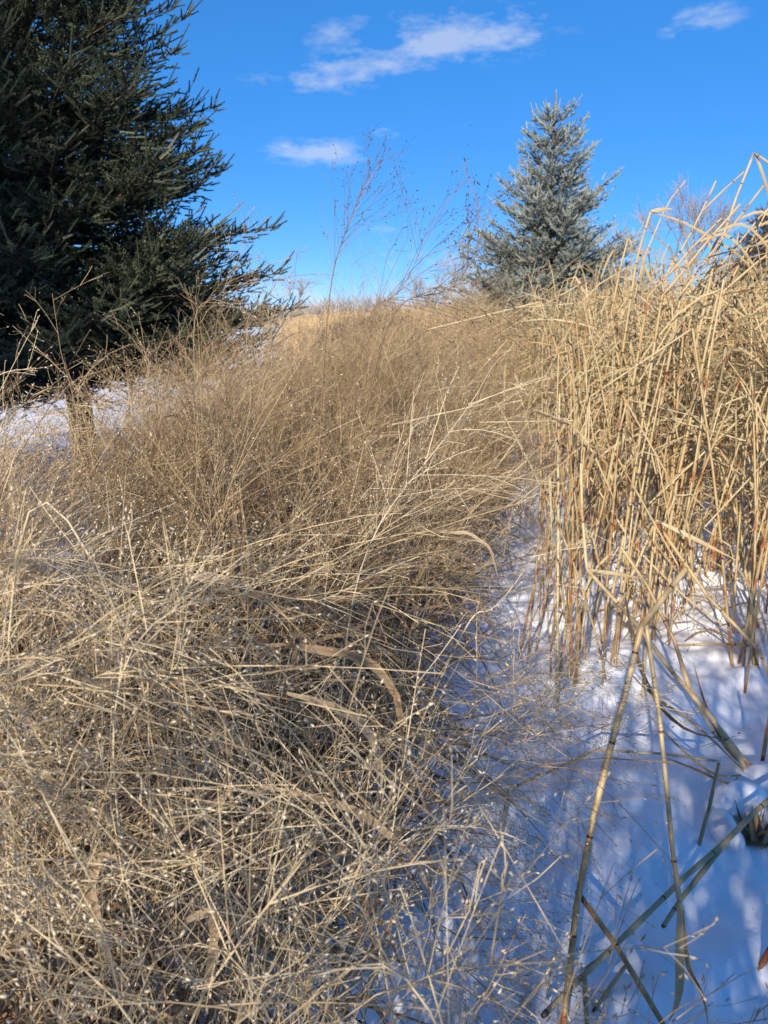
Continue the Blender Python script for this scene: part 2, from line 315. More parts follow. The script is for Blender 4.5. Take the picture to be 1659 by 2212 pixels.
w, c, n2 = spruce_mesh(5.15, .35, lambda f: 2.05 * (1 - f) ** 1.0 + .05, .17, 10, .075, .11, 14, .042, .0095, 23, lower_slope=.10, upper_slope=.62, tip_up=.18, sh_step=.085, lead=.55, candle=.20, trunk_r=.08, vary=(.55, 1.18))
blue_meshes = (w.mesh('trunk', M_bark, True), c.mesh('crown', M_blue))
bl = D(1184, 560, 14.0)
place_spruce(blue_meshes, on_ground((bl[0], 14.0, 0), -.02), (1, 1, 1), 1.1, 'small silvery blue spruce with pointed leader standing behind the reeds')
fr = D(1640, 600, 46.0)
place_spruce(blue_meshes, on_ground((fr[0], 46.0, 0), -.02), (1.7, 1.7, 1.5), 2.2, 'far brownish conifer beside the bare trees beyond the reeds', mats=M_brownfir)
# a taller unseen spruce, added behind the viewer to shade the dark one
place_spruce(near_meshes, on_ground((-8.4, -8.4, 0), -.02), (1.58, 1.58, 1.58), .3, 'tall unseen spruce added behind the viewer to shade the dark spruce')

# ---------------------------------------------------------------- far bare trees and woods
def bare_tree(H, spread, seed, depth=5):
    g = np.random.default_rng(seed); mb = MB(); level = [(np.zeros(3), np.array([0, 0, 1.]), H * .30, H * .018)]
    for dpt in range(depth):
        P, Rr, nxt = [], [], []
        for p, d, l, r in level:
            bend = nrm(d + g.normal(0, .12, 3)); m_ = p + d * l * .5; e = m_ + bend * l * .5
            P.append([p, m_, e]); rm = max(r, .008); Rr.append([rm, max(r * .85, .007), max(r * .7, .006)])
            for k in range(3 if dpt < 2 else 4):
                ang = g.uniform(.25, .75) * spread; ax = nrm(np.cross(bend, g.normal(size=3))); nd = nrm(bend * math.cos(ang) + ax * math.sin(ang) + np.array([0, 0, .12]))
                f = g.uniform(.45, 1.0); nxt.append((p + (e - p) * f if dpt else m_ + (e - m_) * f, nd, l * g.uniform(.58, .85), r * .55))
        mb.tube(np.array(P), np.array(Rr), sides=5 if dpt < 2 else 3, tint=.35 + .1 * dpt); level = nxt
    return mb
bt = [bare_tree(9.0, 1.0, 4, 6), bare_tree(7.0, 1.15, 9), bare_tree(6.0, 1.2, 15)]
bms = [x.mesh('crown', M_twig) for x in bt]
def place_bare(k, px, dist, s, rz, label, group=None):
    p = D(px, 640, dist); o = empty('bare_tree', on_ground((p[0], dist, 0), -.05), label, 'tree', group); o.rotation_euler = (0, 0, rz); o.scale = (s, s, s)
    cr_ = link('crown', bms[k], o); cr_['kind'] = 'stuff'; return o
place_bare(0, 1478, 52, 1.3, .5, 'round leafless tree rising over the reeds beside the brownish conifer')
place_bare(1, 1395, 60, 1.0, 1.9, 'low leafless tree between the blue spruce and the round bare tree')
place_bare(2, 1570, 64, 1.3, 2.4, 'leafless tree between the round bare tree and the conifer')
place_bare(1, 955, 75, 1.5, 3.0, 'leafless tree on the horizon next to the blue spruce')
place_bare(2, 905, 82, 1.4, .9, 'small leafless tree on the horizon above the golden meadow')
place_bare(1, 1010, 80, 1.35, 4.2, 'leafless tree on the horizon half behind the blue spruce')
place_bare(2, 640, 70, 1.25, 2.0, 'leafless tree on the horizon beside the dark spruce')
wd = MB()
nb_ = 260; bx = rng.uniform(-75, 95, nb_); by = rng.uniform(85, 130, nb_); bh = rng.uniform(2.6, 5.2, nb_) * (1 + .25 * np.sin(bx * .12))
nt_ = 130; base = np.repeat(np.stack([bx, by, ground_z(bx, by)], -1), nt_, 0); hh = np.repeat(bh, nt_)
dirs = nrm(np.stack([rng.normal(0, .42, len(base)), rng.normal(0, .42, len(base)), np.ones(len(base))], -1)); ln = hh * rng.uniform(.45, 1.0, len(base))
st = base + dirs * (ln * rng.uniform(0, .55, len(base)))[:, None]
P = np.stack([st, (st + base + dirs * ln[:, None]) / 2 + rng.normal(0, .12, base.shape), base + dirs * ln[:, None] + rng.normal(0, .35, base.shape)], 1)
wd.ribbon(P, np.tile([.12, .08, .05], (len(P), 1)), np.tile([0, 1., .1], (len(P), 1)) + rng.normal(0, .4, (len(P), 3)), tint=rng.uniform(.2, 1, len(P)))
tag(wd.build('far_woodland', M_twig), 'grey leafless scrub woodland along the horizon', 'woodland', kind='stuff')

# ---------------------------------------------------------------- switchgrass
def culm_paths(base, Hh, az_, l0, l1, K=10):
    n = len(base); s = np.linspace(0, 1, K); phi = l0[:, None] + l1[:, None] * s[None] ** 2.2
    ds = Hh[:, None] / (K - 1); r = np.concatenate([np.zeros((n, 1)), np.cumsum(np.sin(phi[:, :-1]) * ds, 1)], 1); z = np.concatenate([np.zeros((n, 1)), np.cumsum(np.cos(phi[:, :-1]) * ds, 1)], 1)
    wob = np.cumsum(rng.normal(0, .012, (n, K)), 1) * Hh[:, None] * .6; wob[:, 0] = 0
    a = az_[:, None]
    return base[:, None] + np.stack([np.cos(a) * r - np.sin(a) * wob, np.sin(a) * r + np.cos(a) * wob, z], -1)
def along(P, s):                     # P (n,k,3), s (n,m) -> points, tangents
    n, k, _ = P.shape; x = np.clip(s, 0, 1) * (k - 1); i0 = np.minimum(x.astype(int), k - 2); f = (x - i0)[..., None]
    a = np.take_along_axis(P, i0[..., None], 1); b_ = np.take_along_axis(P, i0[..., None] + 1, 1)
    return a + (b_ - a) * f, nrm(b_ - a)
def grass(P, Hh, stem, head, leaf, lod, tint, stem_r=.0016, seed_dark=None, leaves=4, nbr=None, bwm=1.0, seed_l=.0090, spread=1.0, brl=1.0):
    n, K, _ = P.shape
    rr = np.linspace(1.35, .35, K)[None] * stem_r * rng.uniform(.8, 1.25, (n, 1))
    if lod == 0: stem.tube(P, rr, sides=4, tint=np.clip(tint + .12, 0, 1))
    elif lod == 1: stem.tube(P[:, ::1], rr * 1.15, sides=3, tint=np.clip(tint + .08, 0, 1))
    else: stem.ribbon(P[:, ::3], rr[:, ::3] * 3.2, nrm(rng.normal(size=(n, 3))), tint=tint)
    B = nbr or (17, 15, 11)[lod]
    s = .55 + .44 * (np.arange(B)[None] + rng.uniform(0, 1, (n, B))) / B
    p0, T = along(P, s); p0 = p0.reshape(-1, 3); T = T.reshape(-1, 3); m = n * B; sf = s.reshape(-1)
    th = rng.uniform(0, 6.28, m); q = nrm(rng.normal(size=(m, 3))); Rv = nrm(np.cross(T, q)); ang = rng.uniform(.35, .95, m) * spread
    d = nrm(T * np.cos(ang)[:, None] + Rv * np.sin(ang)[:, None])
    Lb = np.repeat(Hh, B) * (.33 * (1.0 - .66 * (sf - .55) / .45)) * rng.uniform(.55, 1.2, m) * brl
    droop = rng.uniform(.02, .32, m); tb = np.repeat(tint, B)
    def bp(idx, t): return p0[idx] + d[idx] * (Lb[idx] * t)[:, None] - np.stack([np.zeros(len(idx)), np.zeros(len(idx)), droop[idx] * Lb[idx] * t ** 2], -1)
    ai = np.arange(m); kb = (5, 4, 2)[lod]; tk = np.linspace(0, 1, kb)
    PB = np.stack([bp(ai, np.full(m, x)) for x in tk], 1); bw = (.00135, .0017, .0032)[lod] * bwm
    ref = nrm(rng.normal(size=(m, 3)))
    (stem if head is None else head[0]).ribbon(PB, np.linspace(1.15, .6, kb)[None] * bw * np.ones((m, 1)), ref, tint=np.clip(tb + rng.normal(0, .08, m), 0, 1))
    nl = (5, 4, 1)[lod]; hb = stem if head is None else head[0]; hs = stem if head is None else head[1]
    idx = np.repeat(ai, nl); t0 = rng.uniform(.3, .97, m * nl); c0 = bp(idx, t0); dd = nrm(d[idx] + rng.normal(0, .36, (len(idx), 3)) - np.array([0, 0, .12])); l2 = np.maximum(Lb[idx] * rng.uniform(.12, .34, len(idx)), .012)
    c1 = c0 + dd * l2[:, None]; c1[:, 2] -= .12 * l2
    if lod < 2:
        hb.ribbon(np.stack([c0, (c0 + c1) / 2 + rng.normal(0, .0015, c0.shape), c1], 1), np.full((len(idx), 3), bw * .6), nrm(rng.normal(size=(len(idx), 3))), tint=tb[idx])
    # seeds on the branchlets
    fr_ = ((1.0, .5), (1.0,), (1.0,))[lod]
    sl = (seed_l, seed_l * .85, seed_l * 1.7)[lod]
    for f in fr_:
        keep = rng.uniform(size=len(idx)) < (.6 if lod == 0 else .8); k_ = np.nonzero(keep)[0]
        sp_ = c0[k_] + (c1[k_] - c0[k_]) * f; sd = nrm(dd[k_] + rng.normal(0, .35, (len(k_), 3)) - np.array([0, 0, .15]))
        tn = np.clip(tb[idx][k_] + (.22 if lod == 0 else .08) + rng.normal(0, .13, len(k_)), 0, 1) if seed_dark is None else np.clip(rng.normal(seed_dark, .06, len(k_)), 0, 1)
        LL = sl * rng.uniform(.7, 1.2, len(k_))
        hs.seeds(sp_, sd, LL, LL * (.34, .4, .5)[lod], tint=tn)
    # arching blades
    if leaves:
        m2 = n * leaves; s2 = rng.uniform(.06, .55, (n, leaves)); q0, TT = along(P, s2); q0 = q0.reshape(-1, 3); TT = TT.reshape(-1, 3)
        a2 = rng.uniform(0, 6.28, m2); hz = np.stack([np.cos(a2), np.sin(a2), 0 * a2], -1); LL = rng.uniform(.22, .56, m2); up = rng.uniform(.55, 1.0, m2); dr = rng.uniform(.5, 1.5, m2); out = rng.uniform(.35, .8, m2)
        kl = (9, 6, 3)[lod]; tl = np.linspace(0, 1, kl)
        PL = q0[:, None] + LL[:, None, None] * (hz[:, None] * (out[:, None] * tl[None])[..., None] + np.array([0, 0, 1.])[None, None] * (up[:, None] * tl[None] - dr[:, None] * tl[None] ** 2)[..., None])
        PL += np.cumsum(rng.normal(0, .004, PL.shape), 1); PL[..., 2] = np.maximum(PL[..., 2], .004)
        wl_ = rng.uniform(.0045, (.0135, .0105, .0105)[lod], m2)[:, None] * np.clip(np.sin(np.linspace(.75, 3.05, kl)), .08, 1)[None] * (1, 1.1, 1.6)[lod]
        leaf.ribbon(PL, wl_, nrm(hz + np.array([0, 0, .5]) + rng.normal(0, .5, (m2, 3))), tint=np.clip(rng.normal(.5, .2, m2), 0, 1))

def edge_x(y): return -.13 + .19 * (y - 1.37) + .13 * np.clip((y - 2.4) / 1.6, 0, 1)
def left_x(y): return np.where(y < 3.1, edge_x(y) - 2.75, np.maximum(edge_x(y) - 2.5, -.27 * y - .1))
def stand(n, y0, y1, per=9, spread=.055):
    m = max(1, n // per) * 3; y = rng.uniform(y0, y1, m); lo = np.maximum(left_x(y), -.62 * y - .55); hi = edge_x(y)
    x = lo + (hi - lo) * rng.uniform(0, 1, m); keep = rng.uniform(size=m) < (hi - lo) / 2.6
    x, y = np.repeat(x[keep], per)[:n], np.repeat(y[keep], per)[:n]; k = rng.normal(0, spread, (2, len(x))); return x + k[0], y + k[1]
def height(x, y):
    mid = np.clip((x - (edge_x(y) - 1.9)) / 1.2, 0, 1)                       # lower along the lawn side
    h = 1.14 + .09 * mid + .22 * np.clip((y - 1.8) / 3.5, 0, 1) * (.05 + .95 * mid) + .30 * np.clip((y - 6) / 6, 0, 1) * mid
    near = np.clip((1.5 - np.hypot(x, y)) / 1.1, 0, 1); side = np.clip(.66 + (edge_x(y) - x) / 1.6, .66, 1); return h * (1 - .16 * near) * np.where(y > 3.2, side, 1 - (1 - side) * np.clip(y / 3.2, 0, 1) * .7)
def spec(x, y, wild=1.0):
    n = len(x); Hh = height(x, y) * rng.normal(1.0, .085, n) * (1 + .26 * (rng.uniform(size=n) < .08) * (y > 1.2)); dist_e = np.clip((edge_x(y) - x), -1, 3)
    ed = np.exp(-np.maximum(dist_e, 0) / .28); bias = .35 + .5 * ed
    vx = np.cos(rng.uniform(0, 6.28, n)) * (1 - bias) + bias; vy = np.sin(rng.uniform(0, 6.28, n)) * (1 - bias * .8) - .12 * ed
    a = np.arctan2(vy, vx); l0 = np.abs(rng.normal(.10, .09, n)) + .22 * ed * rng.uniform(0, 1, n); l1 = np.abs(rng.normal(.35, .3, n) + .32 * np.clip((3.2 - y) / 1.5, 0, 1)) * wild + .75 * ed * rng.uniform(.2, 1, n)
    return np.stack([x, y, ground_z(x, y) - .01], -1), Hh, a, l0, l1
mass_stem, mass_br, mass_seed, mass_leaf = MB(), MB(), MB(), MB()
# nearest plants: every stem an object of its own
xs, ys = stand(360, .42, 2.7); ok = np.hypot(xs, ys) > .5; xs, ys = xs[ok], ys[ok]
o_ = np.argsort(np.hypot(xs, ys)); NEAR = 150
for k in range(NEAR):
    x, y = xs[o_[k:k + 1]], ys[o_[k:k + 1]]; base, Hh, a, l0, l1 = spec(x, y); P = culm_paths(base, Hh, a, l0, l1, 12) - base[0]
    tn_ = np.clip(rng.normal(.58, .17, 1), .2, .95); bend = float(l0[0] + l1[0]); shade_ = 'pale cream' if tn_[0] > .66 else ('dull brown' if tn_[0] < .48 else 'tan')
    how = 'deeply bowed over' if bend > 1.15 else ('gently arching' if bend > .62 else 'standing nearly upright'); edge_ = (edge_x(y) - x)[0] < .35; where = 'beside the snow path' if edge_ else 'deep in the near thicket'
    root = empty('switchgrass_stem', base[0], f'{shade_} switchgrass stem with airy seed head, {how} {where}', 'grass stem', f'{shade_} switchgrass stems, {how}, {where}')
    s_, b_, e_, l_ = MB(), MB(), MB(), MB(); grass(P, Hh, s_, (b_, e_), l_, 0, tn_, leaves=0, stem_r=.0016 * float(rng.uniform(.75, 1.3)))
    s_.build('stem', M_grass, root); h_ = b_.build('seed_head', M_grass, root); h_['kind'] = 'stuff'; x_ = e_.build('seed', M_seed, h_); x_['kind'] = 'stuff'
    for q in range(4):
        l_ = MB(); e0 = MB(); grass(P, Hh, MB(), (MB(), MB()), l_, 0, np.array([.5]), leaves=1, nbr=1); l_.build('leaf', M_leaf, root)
rest = o_[NEAR:]; x, y = xs[rest], ys[rest]; base, Hh, a, l0, l1 = spec(x, y); grass(culm_paths(base, Hh, a, l0, l1, 12), Hh, mass_stem, (mass_br, mass_seed), mass_leaf, 0, np.clip(rng.normal(.52, .13, len(x)), .15, .9))
x, y = stand(760, 2.6, 6.2); base, Hh, a, l0, l1 = spec(x, y); grass(culm_paths(base, Hh, a, l0, l1, 10), Hh, mass_stem, (mass_br, mass_seed), mass_leaf, 1, np.clip(np.repeat(rng.normal(.52, .15, len(x) // 9 + 1), 9)[:len(x)] + rng.normal(0, .1, len(x)), .12, .95))
x, y = stand(1900, 6.0, 15.0); base, Hh, a, l0, l1 = spec(x, y); grass(culm_paths(base, Hh, a, l0, l1, 10), Hh, mass_stem, (mass_br, mass_seed), mass_leaf, 2, np.clip(rng.normal(.55, .12, len(x)), .15, .9), leaves=3)
# low tangle of bent blades and broken stems in the stand
def thatch(n, y0, y1, hmax, k=7):
    x, y = stand(n, y0, y1); n = len(x); z = ground_z(x, y) + hmax * rng.uniform(0, 1, n) ** 1.6
    a = rng.uniform(0, 6.28, n); L_ = rng.uniform(.18, .5, n); t_ = np.linspace(0, 1, k); up = rng.normal(.25, .5, n); dr = rng.uniform(.1, 1.1, n); cv = rng.normal(0, .4, n)
    hx = np.cos(a[:, None] + cv[:, None] * t_); hy = np.sin(a[:, None] + cv[:, None] * t_)
    P = np.stack([x[:, None] + L_[:, None] * hx * t_, y[:, None] + L_[:, None] * hy * t_, np.maximum(z[:, None] + L_[:, None] * (up[:, None] * t_ - dr[:, None] * t_ ** 2), .006)], -1)
    mass_leaf.ribbon(P, rng.uniform(.003, .0105, n)[:, None] * np.clip(np.sin(np.linspace(.5, 3.0, k)), .1, 1)[None], nrm(np.stack([-hy[:, 0], hx[:, 0], rng.normal(0, 1.2, n)], -1)), tint=np.clip(rng.normal(.42, .22, n), 0, 1))
thatch(6500, .3, 2.8, .72); thatch(4500, 2.8, 6.5, .7, 5); thatch(2500, 6.5, 14, .8, 3)
root = empty('switchgrass_thicket', (-.6, 3, 0), 'dense thicket of dry tan switchgrass filling the strip beside the snow path', 'grass'); root['kind'] = 'stuff'
for mb_, nm, mt in ((mass_stem, 'stem', M_grass), (mass_br, 'seed_head', M_grass), (mass_seed, 'seed', M_seed), (mass_leaf, 'leaf', M_leaf)):
    o = mb_.build(nm, mt, root); o['kind'] = 'stuff'; o.matrix_parent_inverse = Matrix.Translation((.6, -3, 0))
# far golden meadow
fm = MB(); n = 9000; y = 15 + 45 * rng.uniform(0, 1, n) ** 1.3; x = rng.uniform(-.10, .32, n) * y * 1.05 + rng.normal(0, .6, n); ok = x < .27 * y + 1; x, y = x[ok], y[ok]; n = len(x)
hh = 1.5 + .28 * np.clip((x / y) * 5, -.6, 1) + rng.normal(0, .12, n) ; bz = ground_z(x, y); tip = np.stack([x + rng.normal(.12, .2, n), y + rng.normal(0, .2, n), bz + hh], -1); b0 = np.stack([x, y, bz], -1)
fm.ribbon(np.stack([b0, b0 * .45 + tip * .55 + rng.normal(0, .04, tip.shape), tip], 1), np.stack([np.full(n, .012), np.full(n, .02), np.full(n, .012)], 1) * (y / 22)[:, None], np.tile([.1, 1., .1], (n, 1)) + rng.normal(0, .4, (n, 3)), tint=rng.uniform(.2, 1, n))
q = np.repeat(np.arange(n), 7); t_ = rng.uniform(.5, 1, len(q)); c0 = b0[q] + (tip - b0)[q] * t_[:, None]; c1 = c0 + nrm(rng.normal(size=(len(q), 3)) + np.array([0, 0, .8])) * rng.uniform(.1, .3, (len(q), 1))
fm.ribbon(np.stack([c0, c1], 1), np.full((len(q), 2), .009) * (y[q] / 22)[:, None], np.tile([.1, 1., .1], (len(q), 1)) + rng.normal(0, .5, (len(q), 3)), tint=rng.uniform(.3, 1, len(q)))
tag(fm.build('meadow_grass', M_far), 'golden grass of the far meadow below the horizon', 'grass', kind='stuff')

# stems that stand out singly
def hero_grass(pts, label, nbr=30, seed_dark=None, tint=.6, r=.0016, head_from=None, brl=1.0, spread=1.0, seed_l=.0078, group=None, bwm=1.0):
    P0 = np.array(pts, float); s = np.linspace(0, 1, len(P0)); ss = np.linspace(0, 1, 16)
    co = [np.polyfit(s, P0[:, k], min(3, len(P0) - 1)) for k in range(3)]; P = np.stack([np.polyval(c_, ss) for c_ in co], -1)
    base = P[0].copy(); Hh = np.array([np.linalg.norm(np.diff(P, axis=0), axis=1).sum()])
    root = empty('switchgrass_stem', base, label, 'grass stem', group); s_, b_, e_, l_ = MB(), MB(), MB(), MB()
    grass((P - base)[None], Hh, s_, (b_, e_), l_, 0, np.array([tint]), stem_r=r, seed_dark=seed_dark, leaves=0, nbr=nbr, bwm=bwm, seed_l=seed_l, brl=brl, spread=spread)
    s_.build('stem', M_grass, root); h_ = b_.build('seed_head', M_grass, root); h_['kind'] = 'stuff'; x_ = e_.build('seed', M_seed, h_); x_['kind'] = 'stuff'
    return root
hero_grass([on_ground((-.28, 2.6, 0)), D(692, 900, 2.6), D(715, 660, 2.6), D(745, 480, 2.62), D(800, 345, 2.65)], 'tall switchgrass stem whose fine upright seed head stands against the blue sky', nbr=30, seed_dark=.08, tint=.18, r=.0019, spread=.7, brl=.62, bwm=1.0, seed_l=.0095)
hero_grass([on_ground((-.14, 2.3, 0)), D(790, 900, 2.2), D(860, 720, 2.15), D(960, 590, 2.1), D(1060, 450, 2.05)], 'switchgrass stem arching towards the blue spruce with dark clustered seeds', nbr=34, seed_dark=.03, tint=.15, r=.0019, seed_l=.0105, brl=.68, bwm=1.15)
hero_grass([on_ground((-.17, 2.45, 0)), D(760, 900, 2.4), D(800, 740, 2.4), D(850, 600, 2.4), D(930, 480, 2.4)], 'thin switchgrass stem with dark seeds between the sky-high seed head and the arching one', nbr=26, seed_dark=.06, tint=.15, r=.0017, bwm=1.0, seed_l=.010)
hero_grass([on_ground((-.12, 1.75, 0)), D(730, 1480, 1.55), D(800, 1230, 1.5), D(880, 1020, 1.5), D(1060, 815, 1.5)], 'pale white switchgrass stem leaning across the brown thicket', nbr=30, tint=.92, r=.0021, brl=.75)
hero_grass([on_ground((-.55, 2.5, 0)), D(420, 800, 2.5), D(450, 650, 2.5), D(540, 470, 2.5)], 'switchgrass stem leaning past the tip of the dark spruce', nbr=24, tint=.5, r=.0014, brl=.6, bwm=.75)
hero_grass([on_ground((-.3, 1.35, 0)), D(200, 1500, 1.15), D(330, 1330, 1.1), D(560, 1230, 1.05), D(760, 1250, 1.0)], 'bowed cream switchgrass seed head in the middle of the thicket', nbr=30, tint=.78, r=.0017, seed_l=.0062)
hero_grass([on_ground((-.6, 1.0, 0)), D(0, 1330, .85), D(150, 1270, .8), D(280, 1290, .75), D(410, 1330, .72)], 'cream seed head bowing low over the thicket', nbr=20, tint=.8, r=.0015, seed_l=.0062)
hero_grass([on_ground((-.15, 1.5, 0)), D(940, 1480, 1.4), D(1000, 1400, 1.4), D(1075, 1270, 1.38), D(1170, 1180, 1.36)], 'straight yellow switchgrass stem slanting out over the snow path', nbr=10, tint=.85, r=.0019)
for k in range(44):                                  # seed heads arching close by, over the thicket
    px, py = rng.uniform(-60, 640), 1180 + 1010 * rng.uniform() ** .8; Yt = rng.uniform(.52, .98); lean_ = rng.uniform(.6, 1.3) if rng.uniform() < .8 else -rng.uniform(.4, .9)
    tip_ = D(px, py, Yt); arch = tip_ + np.array([-.16 * lean_, rng.normal(0, .05), rng.uniform(.01, .10)]); b0 = on_ground((arch[0] - rng.uniform(.10, .34) * lean_, Yt + rng.uniform(-.12, .35), 0))
    if arch[2] > 1.14: arch[2] = 1.14
    tn_ = rng.uniform(.62, .95); col_ = 'pale cream' if tn_ > .8 else 'straw coloured'; dr_ = 'drooping' if tip_[2] < arch[2] - .06 else 'level'
    hero_grass([b0, b0 * .62 + arch * .38 + np.array([-.02 * lean_, 0, .10]), arch * .8 + b0 * .2 + np.array([-.01, 0, .12]), arch, tip_], f'{col_} switchgrass stem with {dr_} seed head over the near thicket' + (' leaning from path' if lean_ < 0 else ''), nbr=int(rng.integers(12, 20)), tint=tn_, r=.0013, brl=rng.uniform(.5, .8), bwm=.8, seed_l=.0075, group=f'{col_} {dr_} seed heads over the thicket' + (' leaning away' if lean_ < 0 else ''))
for k in range(10):                                  # stems bowed out over the snow
    yb = rng.uniform(1.0, 2.7); xb = edge_x(yb) - rng.uniform(0, .25); Lh = rng.uniform(.45, .85); a = rng.uniform(-.75, .25)
    e = np.array([xb + Lh * math.cos(a), yb + Lh * math.sin(a) * .8, 0]); e = on_ground(e, rng.uniform(.03, .2)); b0 = on_ground((xb, yb, 0)); mid = b0 * .55 + e * .45; mid[2] = rng.uniform(.3, .55)
    hero_grass([b0, b0 * .8 + mid * .2 + np.array([0, 0, .22]), mid, mid * .4 + e * .6 + np.array([0, 0, .10]), e], 'switchgrass stem bowed down from the thicket edge over the snow path', nbr=26, tint=rng.uniform(.42, .62), seed_dark=rng.uniform(.25, .5), r=.0015, group='switchgrass stems bowed over the snow')
# broad single blades
def blade(pts, width, label, tint=.6, group=None, mat=None, name='grass_blade', ref=None, k=18):
    P0 = np.array(pts, float); s = np.linspace(0, 1, len(P0)); ss = np.linspace(0, 1, k)
    P = np.stack([np.interp(ss, s, P0[:, q]) for q in range(3)], -1)
    for _ in range(3): P[1:-1] = (P[:-2] + 2 * P[1:-1] + P[2:]) / 4
    W = width * (.72 if group else .92) * np.clip(np.minimum(.3 + ss * 3.0, (1 - ss) * 2.6 + .04), .04, 1) * (1 + .12 * np.sin(ss * 23 + width * 900))
    P = P + np.cumsum(rng.normal(0, .0012, P.shape), 0)
    mb = MB(); T = nrm(np.gradient(P, axis=0)); rf0 = np.array(ref if ref is not None else [.25, -.8, .55]); ph_ = (rng.uniform(-.6, .6) + ss * rng.uniform(-2.2, 2.2)) * (1.0 if group else .35)
    rf = nrm(rf0)[None] * np.cos(ph_)[:, None] + nrm(np.cross(T, rf0)) * np.sin(ph_)[:, None]; S = nrm(np.cross(T, rf)); Nn = np.cross(S, T)
    V = np.stack([P - S * W[:, None] / 2 + Nn * W[:, None] * .18, P, P + S * W[:, None] / 2 + Nn * W[:, None] * .18], 1) - P[0]
    i_ = np.arange(k - 1)[:, None] * 3; q = np.concatenate([i_ + [0, 1, 4, 3], i_ + [1, 2, 5, 4]])
    mb.add(V.reshape(-1, 3), f4=q, tint=(np.clip(tint + .12 * np.sin(ss * 9 + tint * 20), 0, 1)[:, None] + np.array([.10, -.14, .08])[None]).reshape(-1))
    o = mb.build(name, mat or M_leaf, smooth=True); o.location = P[0]; return tag(o, label, 'grass blade', group)
blade([D(325, 1010, 1.7), D(330, 960, 1.7), D(345, 905, 1.7), D(382, 902, 1.72)], .011, 'dark brown grass blade curled over like a hook above the thicket', .1)
blade([D(560, 1390, .84), D(700, 1400, .84), D(800, 1420, .84), D(865, 1480, .84), D(880, 1560, .84), D(880, 1700, .84)], .011, 'reddish tan grass blade bending down over the thicket edge', .5)
blade([D(620, 1500, .82), D(760, 1545, .82), D(805, 1600, .82), D(815, 1690, .82), D(800, 1790, .82)], .013, 'wide tan grass blade with a sharp hanging tip at the thicket edge', .75)
blade([D(560, 1700, .80), D(680, 1720, .80), D(800, 1760, .80), D(900, 1860, .80), D(960, 1990, .80)], .010, 'long tan grass blade sloping down from thicket to snow', .7)
blade([D(250, 1850, .74), D(205, 1835, .74), D(195, 1900, .73), D(215, 2010, .72), D(310, 2230, .68)], .015, 'broad grey tan grass blade folded at the top among the seed heads', .68)
blade([D(400, 1990, .76), D(460, 1960, .76), D(450, 2080, .76), D(420, 2210, .76)], .013, 'broad pale grass blade standing stiffly beside the folded one', .72)
blade([D(385, 1250, 1.1), D(470, 1250, 1.1), D(560, 1290, 1.1), D(640, 1350, 1.12)], .013, 'grey arched grass blade in the middle of the thicket', .62)
blade([D(0, 1230, 1.0), D(50, 1212, 1.0), D(80, 1240, 1.0), D(60, 1360, 1.0)], .013, 'grey brown grass blade bent over at the side of the thicket', .45)
blade([D(950, 1150, 1.9), D(1010, 1150, 1.9), D(1060, 1180, 1.9), D(1075, 1250, 1.9)], .010, 'pinkish tan grass blade arching at the snow side of the thicket', .85)
blade([D(520, 1100, 1.8), D(500, 1110, 1.8), D(520, 1180, 1.8), D(530, 1260, 1.8)], .013, 'short grey grass blade folded near the dark hooked one', .6)
blade([D(770, 950, 2.3), D(830, 942, 2.3), D(920, 945, 2.3), D(960, 950, 2.3)], .010, 'level brown grass blade lying across the upright stems', .25)
for k in range(46):                                 # blades hanging round the foot of the stand
    yb = rng.uniform(.95, 3.6); xb = edge_x(yb) - rng.uniform(-.03, .35); b0 = on_ground((xb, yb, 0), -.01); a = rng.uniform(-1.2, .7); r_ = rng.uniform(.10, .42); hz = rng.uniform(.2, .5)
    e = on_ground((xb + r_ * math.cos(a), yb + r_ * math.sin(a), 0), rng.uniform(.01, .12)); m_ = (b0 + e) / 2 + np.array([0, 0, hz])
    blade([b0, b0 * .6 + m_ * .4 + np.array([0, 0, hz * .25]), m_, m_ * .45 + e * .55 + np.array([0, 0, hz * .12]), e], rng.uniform(.005, .010), 'narrow dry grass blade arching from the thicket foot to the snow', float(np.clip(rng.normal(.45, .2), 0, 1)), 'grass blades at the thicket foot', k=12)

